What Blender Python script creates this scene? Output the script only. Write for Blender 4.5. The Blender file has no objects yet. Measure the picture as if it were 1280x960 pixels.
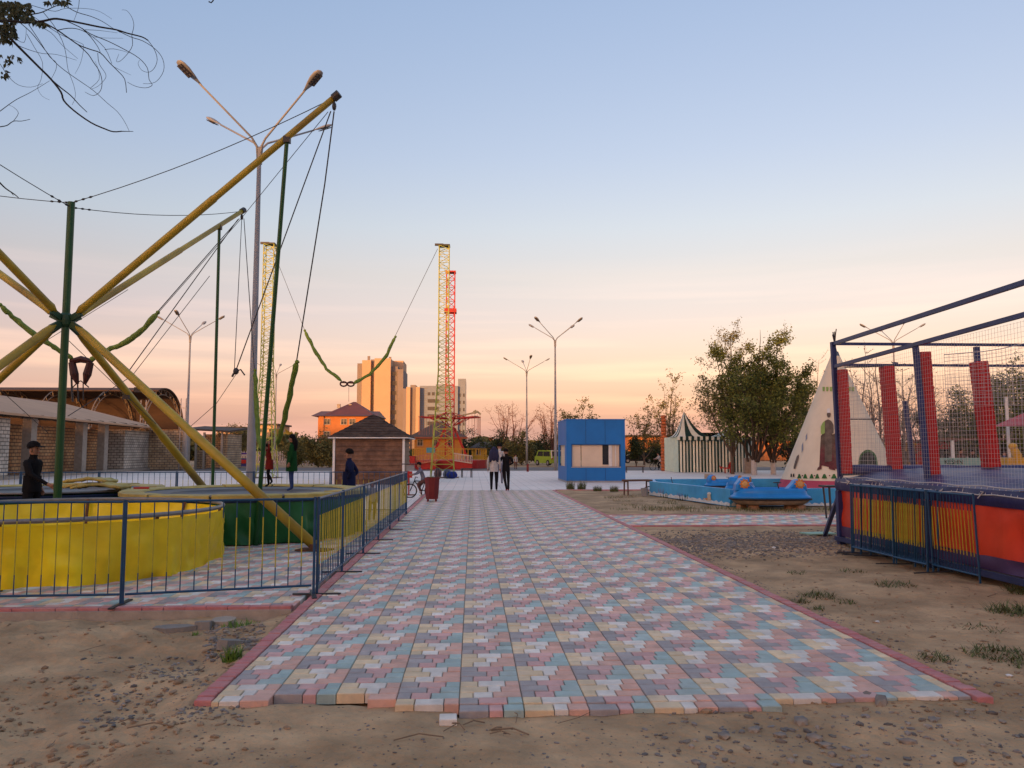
import bpy, bmesh, math, random
import numpy as np
from mathutils import Vector, Matrix, noise
from math import sin, cos, pi, radians as R

# ------------------------------------------------------------------ camera
F = 1000.0; PITCH = math.atan(84/1000.0); YAW = R(2.8); CAMZ = 1.5
sc = bpy.context.scene
col = bpy.data.collections.new("scene"); sc.collection.children.link(col)
cam = bpy.data.objects.new("camera", bpy.data.cameras.new("camera"))
sc.collection.objects.link(cam); sc.camera = cam
cam.location = (0, -.15, CAMZ); cam.rotation_euler = (pi/2+PITCH, 0, -YAW)
cam.data.sensor_width = 36; cam.data.lens = F/1280*36
cam.data.clip_start = 0.05; cam.data.clip_end = 3000
# ------------------------------------------------------------------ light
SUN_EL = R(4.0); SUN_AZ = R(207)            # clockwise from +Y : low sun behind the camera, to the left
w = bpy.data.worlds.new("World"); sc.world = w; w.use_nodes = True
nt = w.node_tree; nt.nodes.clear()
def N(t, **k):
    n = nt.nodes.new(t)
    for a, b in k.items(): setattr(n, a, b)
    return n
L = lambda a, b: nt.links.new(a, b)
out = N("ShaderNodeOutputWorld"); bg = N("ShaderNodeBackground"); L(bg.outputs[0], out.inputs[0])
sky = N("ShaderNodeTexSky", sky_type='NISHITA', sun_disc=False); sky.sun_elevation = SUN_EL; sky.sun_rotation = SUN_AZ
sky.air_density = 1.2; sky.dust_density = 2.0
tc = N("ShaderNodeTexCoord"); sep = N("ShaderNodeSeparateXYZ"); L(tc.outputs["Generated"], sep.inputs[0])
def lin(c): return tuple(((v/255+0.055)/1.055)**2.4 if v > 10 else v/255/12.92 for v in c)+(1,)
ramp = N("ShaderNodeValToRGB"); L(sep.outputs[2], ramp.inputs[0]); cr = ramp.color_ramp
stops = [(0.0, (0.4316, 0.2784, 0.2308)), (0.03, (0.1144, 0.1159, 0.2018)), (0.066, (0.0358, 0.0398, 0.1824)), (0.115, (0.0324, 0.0261, 0.1645)), (0.165, (0.0202, 0.0299, 0.1681)), (0.215, (0.0306, 0.0557, 0.1515)), (0.27, (0.0254, 0.0939, 0.2041)), (0.35, (0.01, 0.088, 0.2296)), (0.43, (0.01, 0.089, 0.2328)), (0.51, (0.01, 0.0921, 0.2384)), (1.0, (0.1724, 0.2284, 0.3169))]
cr.elements[0].position = 0; cr.elements[0].color = (*stops[0][1], 1)
cr.elements[1].position = 1; cr.elements[1].color = (*stops[-1][1], 1)
for p, c in stops[1:-1]:
    e = cr.elements.new(p); e.color = (*c, 1)
# faint pink streaks of high cloud near the horizon, the same all the way round
mp = N("ShaderNodeMapping"); L(tc.outputs["Generated"], mp.inputs[0]); mp.inputs["Scale"].default_value = (1.2, 1.2, 26)
nz = N("ShaderNodeTexNoise"); L(mp.outputs[0], nz.inputs["Vector"]); nz.inputs["Scale"].default_value = 1.6; nz.inputs["Detail"].default_value = 5
mr = N("ShaderNodeMapRange"); L(nz.outputs[0], mr.inputs[0]); mr.inputs[1].default_value = .48; mr.inputs[2].default_value = .72; mr.inputs[4].default_value = .38
fade = N("ShaderNodeMapRange"); L(sep.outputs[2], fade.inputs[0]); fade.inputs[1].default_value = .24; fade.inputs[2].default_value = .06
mu = N("ShaderNodeMath", operation='MULTIPLY'); L(mr.outputs[0], mu.inputs[0]); L(fade.outputs[0], mu.inputs[1])
mx = N("ShaderNodeMix", data_type='RGBA'); L(mu.outputs[0], mx.inputs[0]); L(ramp.outputs[0], mx.inputs[6]); mx.inputs[7].default_value = lin((228,172,160))
# the side towards the right is a touch pinker
rx = N("ShaderNodeMapRange"); L(sep.outputs[0], rx.inputs[0]); rx.inputs[1].default_value = -.3; rx.inputs[2].default_value = .7
tint = N("ShaderNodeMix", data_type='RGBA'); L(rx.outputs[0], tint.inputs[0]); tint.inputs[6].default_value = (1.0, 1.02, .99, 1); tint.inputs[7].default_value = (1.0, .93, .95, 1)
mul = N("ShaderNodeMix", data_type='RGBA', blend_type='MULTIPLY'); mul.inputs[0].default_value = 1; L(mx.outputs[2], mul.inputs[6]); L(tint.outputs[2], mul.inputs[7])
ns = N("ShaderNodeMix", data_type='RGBA', blend_type='MULTIPLY'); ns.inputs[0].default_value = 1; L(sky.outputs[0], ns.inputs[6]); ns.inputs[7].default_value = (2.7, 2.0, 1.9, 1)
sc8 = N("ShaderNodeMix", data_type='RGBA', blend_type='MULTIPLY'); sc8.inputs[0].default_value = 1; L(mul.outputs[2], sc8.inputs[6]); sc8.inputs[7].default_value = (9.2, 9.2, 9.2, 1)
add = N("ShaderNodeMix", data_type='RGBA', blend_type='ADD'); add.inputs[0].default_value = 1; L(sc8.outputs[2], add.inputs[6]); L(ns.outputs[2], add.inputs[7])
L(add.outputs[2], bg.inputs[0]); bg.inputs[1].default_value = 0.10
sl = bpy.data.lights.new("sun", 'SUN'); sl.energy = 3.4; sl.angle = R(0.6); sl.color = (1.0, 0.47, 0.16)
so = bpy.data.objects.new("sun", sl); sc.collection.objects.link(so)
sdir = Vector((sin(SUN_AZ)*cos(SUN_EL), cos(SUN_AZ)*cos(SUN_EL), sin(SUN_EL)))
so.rotation_euler = sdir.to_track_quat('Z', 'Y').to_euler(); so.location = sdir*50
sc.view_settings.view_transform = 'Standard'; sc.view_settings.look = 'None'
sc.view_settings.exposure = 0.57; sc.view_settings.gamma = 1
sc.cycles.max_bounces = 6; sc.cycles.transparent_max_bounces = 12
random.seed(7); np.random.seed(7)

# ------------------------------------------------------------------ helpers
fwd = Vector((sin(YAW)*cos(PITCH), cos(YAW)*cos(PITCH), sin(PITCH))); rgt = Vector((cos(YAW), -sin(YAW), 0)); upv = rgt.cross(fwd)
C0 = Vector((0, -.15, CAMZ))
def ray(px, py): return fwd + rgt*((px-640)/F) + upv*((480-py)/F)
def G(px, py, z=0):
    r = ray(px, py); return C0 + r*((z-CAMZ)/r.z)
def P(px, py, Y):
    r = ray(px, py); return C0 + r*((Y-C0.y)/r.y)
def XY(px, Y, z=1.5):                      # ground spot seen in column px at distance Y
    x = P(px, 564 - (z-1.5)/Y*1000, Y); return (x.x, Y)

def mat(name, c, rough=.7, var=.15, scale=6, bump=0, bscale=40, metal=0, island=0, spec=.4, c2=None, pos=False, sat=0):
    m = bpy.data.materials.new(name); m.use_nodes = True; t = m.node_tree; b = t.nodes["Principled BSDF"]
    b.inputs["Roughness"].default_value = rough; b.inputs["Metallic"].default_value = metal; b.inputs["Specular IOR Level"].default_value = spec
    g = t.nodes.new("ShaderNodeNewGeometry"); co = t.nodes.new("ShaderNodeTexCoord"); vec = g.outputs["Position"] if pos else co.outputs["Object"]
    n = t.nodes.new("ShaderNodeTexNoise"); n.inputs["Scale"].default_value = scale; n.inputs["Detail"].default_value = 7; n.inputs["Roughness"].default_value = .62
    t.links.new(vec, n.inputs["Vector"])
    mr = t.nodes.new("ShaderNodeMapRange"); mr.inputs[1].default_value = .28; mr.inputs[2].default_value = .72
    mr.inputs[3].default_value = 1-var; mr.inputs[4].default_value = 1+var; t.links.new(n.outputs[0], mr.inputs[0])
    val = mr.outputs[0]
    if island:
        r = t.nodes.new("ShaderNodeMapRange"); r.inputs[3].default_value = 1-island; r.inputs[4].default_value = 1+island
        t.links.new(g.outputs["Random Per Island"], r.inputs[0])
        mm = t.nodes.new("ShaderNodeMath"); mm.operation = 'MULTIPLY'; t.links.new(val, mm.inputs[0]); t.links.new(r.outputs[0], mm.inputs[1]); val = mm.outputs[0]
    h = t.nodes.new("ShaderNodeHueSaturation"); h.inputs["Color"].default_value = (*c, 1); t.links.new(val, h.inputs["Value"])
    if c2:
        n2 = t.nodes.new("ShaderNodeTexNoise"); n2.inputs["Scale"].default_value = scale*.37; n2.inputs["Detail"].default_value = 8; t.links.new(vec, n2.inputs["Vector"])
        m2 = t.nodes.new("ShaderNodeMapRange"); m2.inputs[1].default_value = .42; m2.inputs[2].default_value = .62; t.links.new(n2.outputs[0], m2.inputs[0])
        cm = t.nodes.new("ShaderNodeMix"); cm.data_type = 'RGBA'; cm.inputs[6].default_value = (*c, 1); cm.inputs[7].default_value = (*c2, 1)
        t.links.new(m2.outputs[0], cm.inputs[0]); t.links.new(cm.outputs[2], h.inputs["Color"])
    t.links.new(h.outputs[0], b.inputs["Base Color"])
    if bump:
        bn = t.nodes.new("ShaderNodeTexNoise"); bn.inputs["Scale"].default_value = bscale; bn.inputs["Detail"].default_value = 6; t.links.new(vec, bn.inputs["Vector"])
        bp = t.nodes.new("ShaderNodeBump"); bp.inputs["Strength"].default_value = min(1, bump); bp.inputs["Distance"].default_value = .02*max(1, bump)
        t.links.new(bn.outputs[0], bp.inputs["Height"]); t.links.new(bp.outputs[0], b.inputs["Normal"])
    return m

class MB:
    def __init__(s): s.v = []; s.f = []; s.m = []; s.mi = 0
    def add(s, vs, fs):
        o = len(s.v); s.v += [tuple(v) for v in vs]; s.f += [tuple(i+o for i in f) for f in fs]; s.m += [s.mi]*len(fs); return s
    def box(s, c, d, rz=0, rot=None):
        x, y, z = d[0]/2, d[1]/2, d[2]/2
        vs = [Vector((a*x, b*y, e*z)) for a in (-1, 1) for b in (-1, 1) for e in (-1, 1)]
        if rot is not None: vs = [rot @ v for v in vs]
        elif rz: vs = [Matrix.Rotation(rz, 3, 'Z') @ v for v in vs]
        vs = [v+Vector(c) for v in vs]
        return s.add(vs, [(0,1,3,2),(4,6,7,5),(0,4,5,1),(2,3,7,6),(0,2,6,4),(1,5,7,3)])
    def box2(s, a, b): return s.box([(a[i]+b[i])/2 for i in range(3)], [abs(b[i]-a[i]) for i in range(3)])
    def bar(s, a, b, w, h=None):
        a = Vector(a); b = Vector(b); d = b-a; l = d.length
        if l < 1e-6: return s
        q = d.to_track_quat('Z', 'Y' if abs(d.normalized().z) < .95 else 'X').to_matrix()
        return s.box((a+b)/2, (w, h or w, l), rot=q)
    def poly(s, pts, rad, n=8, cap=True):
        pts = [Vector(p) for p in pts]; k = len(pts)
        if not hasattr(rad, '__len__'): rad = [rad]*k
        vs = []; ref = None
        for i, p in enumerate(pts):
            d = (pts[min(i+1, k-1)]-pts[max(i-1, 0)])
            d = d.normalized() if d.length > 1e-9 else Vector((0, 0, 1))
            if ref is None: ref = Vector((0, 0, 1)) if abs(d.z) < .9 else Vector((1, 0, 0))
            u = d.cross(ref); u = u.normalized() if u.length > 1e-6 else d.orthogonal().normalized()
            ref = u.cross(d); vv = ref
            for j in range(n):
                a = 2*pi*j/n; vs.append(p+(u*cos(a)+vv*sin(a))*rad[i])
        fs = [(i*n+j, i*n+(j+1) % n, (i+1)*n+(j+1) % n, (i+1)*n+j) for i in range(k-1) for j in range(n)]
        if cap: fs += [tuple(range(n))[::-1], tuple((k-1)*n+j for j in range(n))]
        return s.add(vs, fs)
    def tube(s, a, b, r, r2=None, n=8): return s.poly([a, b], [r, r if r2 is None else r2], n)
    def lathe(s, c, prof, n=24, ph=0, sq=1):
        c = Vector(c); vs = []; k = len(prof)
        for r, z in prof:
            for j in range(n):
                a = 2*pi*j/n+ph; vs.append(c+Vector((r*cos(a), r*sin(a)*sq, z)))
        return s.add(vs, [(i*n+j, i*n+(j+1) % n, (i+1)*n+(j+1) % n, (i+1)*n+j) for i in range(k-1) for j in range(n)])
    def ell(s, c, r, n=12, m=8):
        rr = r if hasattr(r, '__len__') else (r, r, r)
        vs = []; c = Vector(c)
        for i in range(m+1):
            t = pi*i/m
            for j in range(n):
                a = 2*pi*j/n; vs.append(c+Vector((rr[0]*sin(t)*cos(a), rr[1]*sin(t)*sin(a), rr[2]*cos(t))))
        return s.add(vs, [(i*n+j, (i+1)*n+j, (i+1)*n+(j+1) % n, i*n+(j+1) % n) for i in range(m) for j in range(n)])
    def prism(s, pts, ext):          # pts 3-D outline, ext vector
        pts = [Vector(p) for p in pts]; e = Vector(ext); n = len(pts)
        return s.add(pts+[p+e for p in pts], [tuple(range(n))[::-1], tuple(range(n, 2*n))]+[(i, (i+1) % n, n+(i+1) % n, n+i) for i in range(n)])
    def build(s, name, mats, parent=None, smooth=False, loc=None, **props):
        me = bpy.data.meshes.new(name)
        off = wloc(parent) if parent else (Vector(loc) if loc is not None else Vector((0, 0, 0)))
        a = np.array(s.v, dtype=np.float64) - np.array(off)
        me.from_pydata(a.tolist(), [], s.f)
        for m in (mats if isinstance(mats, (list, tuple)) else [mats]): me.materials.append(m)
        if len(me.materials) > 1: me.polygons.foreach_set("material_index", s.m)
        me.update()
        if not hasattr(s, 'nofix'):
            bm = bmesh.new(); bm.from_mesh(me); bmesh.ops.recalc_face_normals(bm, faces=bm.faces); bm.to_mesh(me); bm.free()
        if smooth: me.polygons.foreach_set("use_smooth", [True]*len(me.polygons))
        o = bpy.data.objects.new(name, me); col.objects.link(o)
        if parent: o.parent = parent
        else: o.location = off
        for k, v in props.items(): o[k] = v
        return o
def wloc(o):
    p = Vector((0, 0, 0))
    while o: p += Vector(o.location); o = o.parent
    return p
def tag(o, label=None, cat=None, group=None, kind=None):
    for k, v in (("label", label), ("category", cat), ("group", group), ("kind", kind)):
        if v: o[k] = v
    return o
def thing(name, loc, label, cat, group=None):
    o = bpy.data.objects.new(name, None); o.empty_display_size = .2; col.objects.link(o); o.location = loc
    return tag(o, label, cat, group)
def copy_tree(o, parent=None, memo=None):
    c = o.copy(); col.objects.link(c); c.parent = parent
    for ch in [q for q in KIDS(o)]: copy_tree(ch, c)
    return c
def KIDS(o): return list(o.children)
def place(proto, loc, rz=0, label=None, rx=0, ry=0, scale=1, group=None):
    c = copy_tree(proto); c.location = loc; c.rotation_euler = (rx, ry, rz); c.scale = (scale,)*3
    if label: c['label'] = label
    if group: c['group'] = group
    return c
def inst(src, loc, rz=0, parent=None):
    c = src.copy(); col.objects.link(c); c.parent = parent; c.location = loc; c.rotation_euler = (0, 0, rz); return c
def fbm(x, y, z=0, o=4): return noise.fractal(Vector((x, y, z)), 1.0, 2.0, o)

m_blue = mat("blue paint", (.016,.085,.20), .45, .3, 9, c2=(.03,.12,.24))
m_yel = mat("yellow rail paint", (.42,.36,.035), .5, .25, 9)
m_navy = mat("navy steel paint", (.018,.03,.12), .4, .25, 7)
m_green = mat("green post paint", (.004,.060,.014), .4, .2, 6)
m_arm = mat("olive yellow pole paint", (.38,.275,.022), .42, .2, 3, c2=(.27,.18,.02))
m_galv = mat("galvanised steel", (.30,.30,.31), .45, .15, 4, metal=.5)
m_dark = mat("dark metal", (.03,.03,.035), .5, .2)
m_rope = mat("dark rope", (.04,.04,.042), .8, .2)
m_sleeve = mat("green bungee sleeve", (.17,.25,.05), .8, .3, 12, bump=.6, bscale=30)
m_sleeve2 = mat("olive bungee sleeve", (.12,.20,.03), .8, .3, 12, bump=.6, bscale=30)
m_white = mat("white paint", (.62,.62,.60), .5, .1)
m_red = mat("red paint", (.38,.012,.012), .45, .2)
m_conc = mat("concrete", (.34,.29,.24), .9, .2, 5, bump=.5, bscale=30)
m_redring = mat("red harness", (.045,.008,.008), .5, .2)
m_black = mat("black fabric", (.010,.010,.012), .9, .2, spec=.12)
m_skin = mat("skin", (.30,.15,.095), .55, .06)
m_hair = mat("dark hair", (.010,.008,.008), .9, .3, 30, spec=.12)
m_tyre = mat("tyre rubber", (.015,.015,.015), .8, .1)
m_wood = mat("brown wood", (.11,.055,.035), .7, .3, 10)
m_glass = mat("dark window glass", (.025,.03,.035), .12, .1, spec=.6)

# ------------------------------------------------------------------ terrain
XL, XR = -1.68, 3.19                 # outer edges of the main walk
m_dirt = mat("dirt", (.46,.30,.165), .95, .30, 2.6, bump=1.4, bscale=16, c2=(.33,.21,.11), pos=True)
m_dirt_far = m_dirt
def zone_z(x, y):
    """height of the bare soil"""
    base = -.036
    n = fbm(x*.45, y*.45)*.035 + fbm(x*2.1, y*2.1, 3)*.018 + fbm(x*7, y*7, 5, 3)*.007
    rough = 0
    if x < XL-.05 and y < 7.9:
        k = min(1, (XL-.05-x)/.25); base = -.045-.075*k
        e = max(0, 1-abs(y-7.0)/1.1)
        n += fbm(x*1.3+7, y*1.3, 9)*.045*k + abs(fbm(x*4, y*4, 2))*.035*k*(.4+e)+max(0, fbm(x*9, y*9, 6, 3))*.02*k
        if 6.2 < y < 7.7: base += .03*k*sin((y-6.2)*2.1)
    if x > XR+.02: base = -.02; n = n*.8
    if y < 4.7: n *= .8; n += abs(fbm(x*9, y*9, 4, 3))*.006
    return base+n
def paved(x, y):
    if XL-.03 < x < XR+.03 and y > (4.66 if -.1 < x < 1.7 else 4.80 if x > 0 else 4.95): return True
    if x <= XL and y > 7.87: return True
    if x >= XR and 15.9 < y < 18.75: return True
    if y > 31: return True
    return False
def axis(bands):
    a = []
    for s, e, st in bands: a += list(np.arange(s, e-1e-6, st))
    return a+[bands[-1][1]]
gx = axis([(-900,-60,60), (-60,-14,2), (-14,-6,.25), (-6,7,.042), (7,16,.12), (16,60,2), (60,900,60)])
gy = axis([(-200,-8,16), (-8,2.6,.5), (2.6,9,.042), (9,19,.10), (19,32,.35), (32,100,4), (100,2000,95)])
vs = []; 
for y in gy:
    for x in gx:
        if abs(x) > 20 or y > 36 or y < 1.5: z = -.05
        else: z = zone_z(x, y)
        if paved(x, y) : z = min(z, -.085)
        vs.append((x, y, z))
nx = len(gx)
g = MB(); g.v = vs; g.f = [(j*nx+i, j*nx+i+1, (j+1)*nx+i+1, (j+1)*nx+i) for j in range(len(gy)-1) for i in range(nx-1)]; g.m = [0]*len(g.f); g.nofix = 1
tag(g.build("ground", m_dirt, smooth=True), kind="structure")

# pavers -----------------------------------------------------------
def pmat(n, c): return mat(n, c, .62, .20, 7, bump=.4, bscale=150, island=.17, spec=.5, pos=True, c2=tuple(.8*a+.2*b for a, b in zip(c, (.52,.43,.38))))
PM = {'y': pmat("yellow paver", (.72,.55,.34)), 'w': pmat("white paver", (.74,.69,.62)), 'o': pmat("salmon paver", (.69,.39,.30)),
      'g': pmat("grey paver", (.345,.315,.315)), 'r': pmat("rose paver", (.62,.35,.325)), 't': pmat("teal paver", (.35,.47,.45)),
      'k': pmat("red border paver", (.50,.17,.17))}
KEYS = list(PM)
W0 = .383; RH = .1182; X0 = -.075; Y0 = 4.65-RH
rowf = {2: (.30,.46,.24), 1: (.46,.22,.32), 0: (.22,.32,.46)}
def pav(mb, x0, x1, y0, y1, key, top=0, jit=0, gap=.0028, ch=.0045):
    mb.mi = KEYS.index(key); z = top+random.uniform(-1, 1)*jit
    a, b, c, d = x0+gap, x1-gap, y0+gap, y1-gap
    lo = -.062
    v = [(a,c,lo),(b,c,lo),(b,d,lo),(a,d,lo),(a,c,z-ch),(b,c,z-ch),(b,d,z-ch),(a,d,z-ch),(a+ch,c+ch,z),(b-ch,c+ch,z),(b-ch,d-ch,z),(a+ch,d-ch,z)]
    mb.add(v, [(4,5,9,8),(5,6,10,9),(6,7,11,10),(7,4,8,11),(8,9,10,11),(0,1,5,4),(1,2,6,5),(2,3,7,6),(3,0,4,7)])
def piece_iter(xa, xb, ya, yb):
    k0 = math.floor((xa-X0)/W0); k1 = math.ceil((xb-X0)/W0); r0 = math.floor((ya-Y0)/RH); r1 = math.ceil((yb-Y0)/RH)
    for r in range(r0, r1):
        y = Y0+r*RH; blk, sub = divmod(r, 3)
        for k in range(k0, k1):
            x = X0+k*W0; cols = 'gro'.replace('o', 't') if (k+blk) % 2 == 0 else 'ywo'
            for fr, c in zip(rowf[sub], cols):
                a, b = max(x, xa), min(x+fr*W0, xb)
                if b-a > .03: yield a, b, max(y, ya), min(y+RH, yb), c
                x += fr*W0
def front_limit(x):
    if x < -1.26: return 4.865
    if x < -.70: return 4.983
    if x < -.46: return 4.865
    if x < -.12: return 4.748
    if x > 1.75: return 4.74
    return 4.60
walk = tag(bpy.data.objects.new("paved_walk", None), kind="structure"); col.objects.link(walk)
m_bed = mat("sand joint", (.30,.24,.19), .95, .2, 8, pos=True)
bed = MB(); bed.box2((XL, 5.05, -.075), (XR, 31.2, -.012)); bed.box2((-.08, 4.82, -.075), (XR-.08, 5.06, -.013))
tag(bed.build("sand_bed", m_bed, walk), kind="structure")
near = []; rest = MB(); rest.nofix = 1
for a, b, c, d, key in piece_iter(-1.568, 3.07, 4.5, 31):
    if c < front_limit(a)-.02: continue
    if len(near) < 300: near.append((a, b, c, d, key))
    else: pav(rest, a, b, c, d, key, jit=.0022 if c < 9 else .0008)
near.append((-.185, -.08, 4.505, 4.622, 'w'))
near.sort(key=lambda t: t[2])
cache = {}
for a, b, c, d, key in near:
    q = (round(b-a, 3), round(d-c, 3), key)
    if q not in cache:
        mb = MB(); mb.nofix = 1; pav(mb, 0, b-a, 0, d-c, key)
        cache[q] = mb.build("paver", [PM[k] for k in KEYS], walk); o = cache[q]
    else: o = cache[q].copy(); col.objects.link(o)
    first = c < 4.75
    o.location = (a, c, random.uniform(-.003, .002)-(.006 if first else 0)); o.rotation_euler = (random.uniform(-.02, .02) if first else random.uniform(-.006, .006), random.uniform(-.006, .006), random.uniform(-.012, .012)*(2 if first else .4))
tag(rest.build("paver", [PM[k] for k in KEYS], walk), kind="stuff")
rest = MB(); rest.nofix = 1; n = 0; kb = None
for i in range(int((31-4.58)/.085)):
    for side in (0, 1):
        y = (4.90 if side == 0 else 4.72)+i*.085
        if y > 30.95: continue
        if side == 0 and 9999 < y: continue
        xa = XL if side == 0 else 3.075
        if n < 290:
            if kb is None:
                mb = MB(); mb.nofix = 1; pav(mb, 0, .11, 0, .083, 'k', gap=.0045); kb = mb.build("border_paver", [PM[k] for k in KEYS], walk); o = kb
            else: o = kb.copy(); col.objects.link(o)
            o.location = (xa+random.uniform(-.004, .004), y, .006+random.uniform(-.003, .003)); o.rotation_euler = (0, random.uniform(-.02, .02), random.uniform(-.03, .03)); n += 1
        else: pav(rest, xa, xa+.11, y, y+.083, 'k', top=.006, jit=.003, gap=.0045)
tag(rest.build("border_paver", [PM[k] for k in KEYS], walk), kind="stuff")
# the fairground paving left of the walk, one kerb course in front
yard = tag(bpy.data.objects.new("paved_yard", None), kind="structure"); col.objects.link(yard)
rest = MB(); rest.nofix = 1
for a, b, c, d, key in piece_iter(-11.5, -1.735, 7.93, 20.5): pav(rest, a, b, c, d, key, top=-.004, jit=.002)
tag(rest.build("paver", [PM[k] for k in KEYS], yard), kind="stuff")
rest = MB(); rest.nofix = 1; n = 0; kb = None; x = -1.75
while x > -11.4:
    l = .2
    if n < 28:
        if kb is None:
            mb = MB(); mb.nofix = 1; pav(mb, -.2, 0, 0, .09, 'k', gap=.002); kb = mb.build("kerb_stone", [PM[k] for k in KEYS], yard); o = kb
        else: o = kb.copy(); col.objects.link(o)
        o.location = (x, 7.835+random.uniform(-.004,.004), .008); n += 1
    else: pav(rest, x-.2, x, 7.835, 7.925, 'k', top=.008)
    x -= .202
tag(rest.build("kerb_stone", [PM[k] for k in KEYS], yard), kind="stuff")
kf = MB(); kf.box2((-11.5, 7.80, -.16), (-1.74, 7.832, -.022)); kf.box2((-11.5, 7.834, -.16), (-1.73, 20.6, -.068)); tag(kf.build("kerb_footing", m_conc, yard), kind="structure")
# side path to the right
side = tag(bpy.data.objects.new("side_path", None), kind="structure"); col.objects.link(side)
rest = MB(); rest.nofix = 1
for a, b, c, d, key in piece_iter(3.20, 13, 16.1, 18.7): pav(rest, a, b, c, d, key, top=-.003, jit=.002)
x = 3.2
while x < 13: pav(rest, x, x+.2, 16.0, 16.095, 'k', top=.01); pav(rest, x, x+.2, 18.71, 18.8, 'k', top=.01); x += .2
tag(rest.build("paver", [PM[k] for k in KEYS], side), kind="stuff")
b2 = MB(); b2.box2((3.19, 15.98, -.11), (13.2, 18.82, -.02)); tag(b2.build("sand_bed", m_bed, side), kind="structure")
# the plaza: far and pale, too far to tell its pavers apart
def plazamat():
    m = bpy.data.materials.new("plaza paving"); m.use_nodes = True; t = m.node_tree; b = t.nodes["Principled BSDF"]; b.inputs["Roughness"].default_value = .6; b.inputs["Specular IOR Level"].default_value = .5
    g = t.nodes.new("ShaderNodeNewGeometry"); br = t.nodes.new("ShaderNodeTexBrick"); t.links.new(g.outputs["Position"], br.inputs["Vector"])
    br.inputs["Color1"].default_value = (.80,.67,.60,1); br.inputs["Color2"].default_value = (.72,.65,.60,1); br.inputs["Mortar"].default_value = (.52,.45,.41,1)
    br.inputs["Scale"].default_value = 1; br.inputs["Brick Width"].default_value = .383; br.inputs["Row Height"].default_value = .353; br.inputs["Mortar Size"].default_value = .012; br.offset = .0
    n = t.nodes.new("ShaderNodeTexNoise"); n.inputs["Scale"].default_value = .35; n.inputs["Detail"].default_value = 6; t.links.new(g.outputs["Position"], n.inputs["Vector"])
    h = t.nodes.new("ShaderNodeHueSaturation"); mr = t.nodes.new("ShaderNodeMapRange"); mr.inputs[3].default_value = .8; mr.inputs[4].default_value = 1.25
    t.links.new(n.outputs[0], mr.inputs[0]); t.links.new(mr.outputs[0], h.inputs["Value"]); t.links.new(br.outputs[0], h.inputs["Color"]); t.links.new(h.outputs[0], b.inputs["Base Color"])
    return m
m_plaza = plazamat()
pz = MB(); pz.box2((-11.4, 20.6, -.11), (-1.73, 31, -.008)); pz.box2((-60, 31.0, -.11), (70, 62, -.002)); pz.box2((-60, 13, -.11), (-11.52, 30.99, -.012))
tag(pz.build("plaza", m_plaza), kind="structure")
rk = MB(); rk.nofix = 1; x = 3.2
while x < 16: pav(rk, x, x+.3, 30.88, 30.99, 'k', top=.02); x += .3
tag(rk.build("plaza_kerb", [PM[k] for k in KEYS]), kind="structure")
m_road = mat("worn asphalt", (.15,.13,.12), .85, .2, .5, pos=True)
rd = MB(); rd.add([(-80,64,-.02),(90,64,-.02),(90,76,-.02),(-80,76,-.02)], [(0,1,2,3)]); tag(rd.build("road", m_road), kind="structure")
# ------------------------------------------------------------------ crowd barriers
m_fblue = mat("barrier blue", (.008,.055,.13), .45, .3, 9); m_fyel = mat("barrier yellow", (.40,.34,.03), .5, .25, 9)
def make_barrier(Lh=1.78, foot=True):
    root = thing("crowd_barrier", (0,0,0), "blue and yellow steel crowd barrier", "barrier")
    for nm, z in (("top_rail", 1.0), ("bottom_rail", .10)):
        mb = MB(); mb.tube((.02,0,z), (Lh-.02,0,z), .013, n=6); mb.build(nm, m_fblue, root)
    pm = MB(); pm.tube((0,0,.012), (0,0,1.02), .015, n=6); p0 = pm.build("post", m_fblue, root); inst(p0, (Lh,0,0), 0, root)
    nb = int(Lh/.125)
    bm_ = MB(); bm_.mi = 0; bm_.tube((0,0,.10), (0,0,.30), .006, n=5); bm_.tube((0,0,.82), (0,0,1.0), .006, n=5); bm_.mi = 1; bm_.tube((0,0,.30), (0,0,.82), .0062, n=5)
    b0 = bm_.build("bar", [m_fblue, m_fyel], root); b0.location = (Lh/nb, 0, 0)
    for i in range(2, nb): inst(b0, (Lh*i/nb, random.uniform(-.004,.004), 0), 0, root)
    if foot:
        fm = MB(); fm.box((0,0,.008), (.045,.5,.014)); fm.build("foot", m_dark, root)
    return root
bar0 = make_barrier(); used_b = [False]
def barrier(a, b, label, group, lean=0, z=0):
    a = Vector((a[0], a[1])); b = Vector((b[0], b[1])); d = b-a; o = bar0 if not used_b[0] else copy_tree(bar0); used_b[0] = True
    o.location = (a.x, a.y, z); o.rotation_euler = (lean, 0, math.atan2(d.y, d.x)); o.scale = (d.length/1.78*.992, 1, 1); o['label'] = label; o['group'] = group
    return o
GL = "crowd barriers round the bungee trampolines"
pts = [(-1.63,8.50),(-1.62,10.05),(-1.60,11.85),(-1.59,13.65),(-1.585,15.5),(-1.58,17.3),(-1.57,19.2)]
lb = ["barrier along the walk, nearest section, starting at the corner by the dirt", "barrier along the walk, second section from the corner", "barrier along the walk, third section from the corner",
      "barrier along the walk, fourth section, toddler standing behind it", "barrier along the walk, fifth section from the corner, before the last", "farthest barrier along the walk, near the brown hut"]
for i in range(6): barrier(pts[i], pts[i+1], "blue and yellow "+lb[i], GL)
fp = [(-1.66,8.47), (-3.44,8.02), (-5.22,7.96+.0), (-7.0,8.1)]
fl = ["blue and yellow barrier facing the camera, between corner and the yellow skirt's post", "blue and yellow barrier in front of the yellow skirted trampoline", "blue and yellow barrier in front of the yellow trampoline, at the left picture edge"]
for i in range(3): barrier(fp[i], fp[i+1], fl[i], GL)
x = -1.6; i = 0
ordn = ["first", "second", "third", "fourth", "fifth", "sixth", "seventh", "eighth"]
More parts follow.
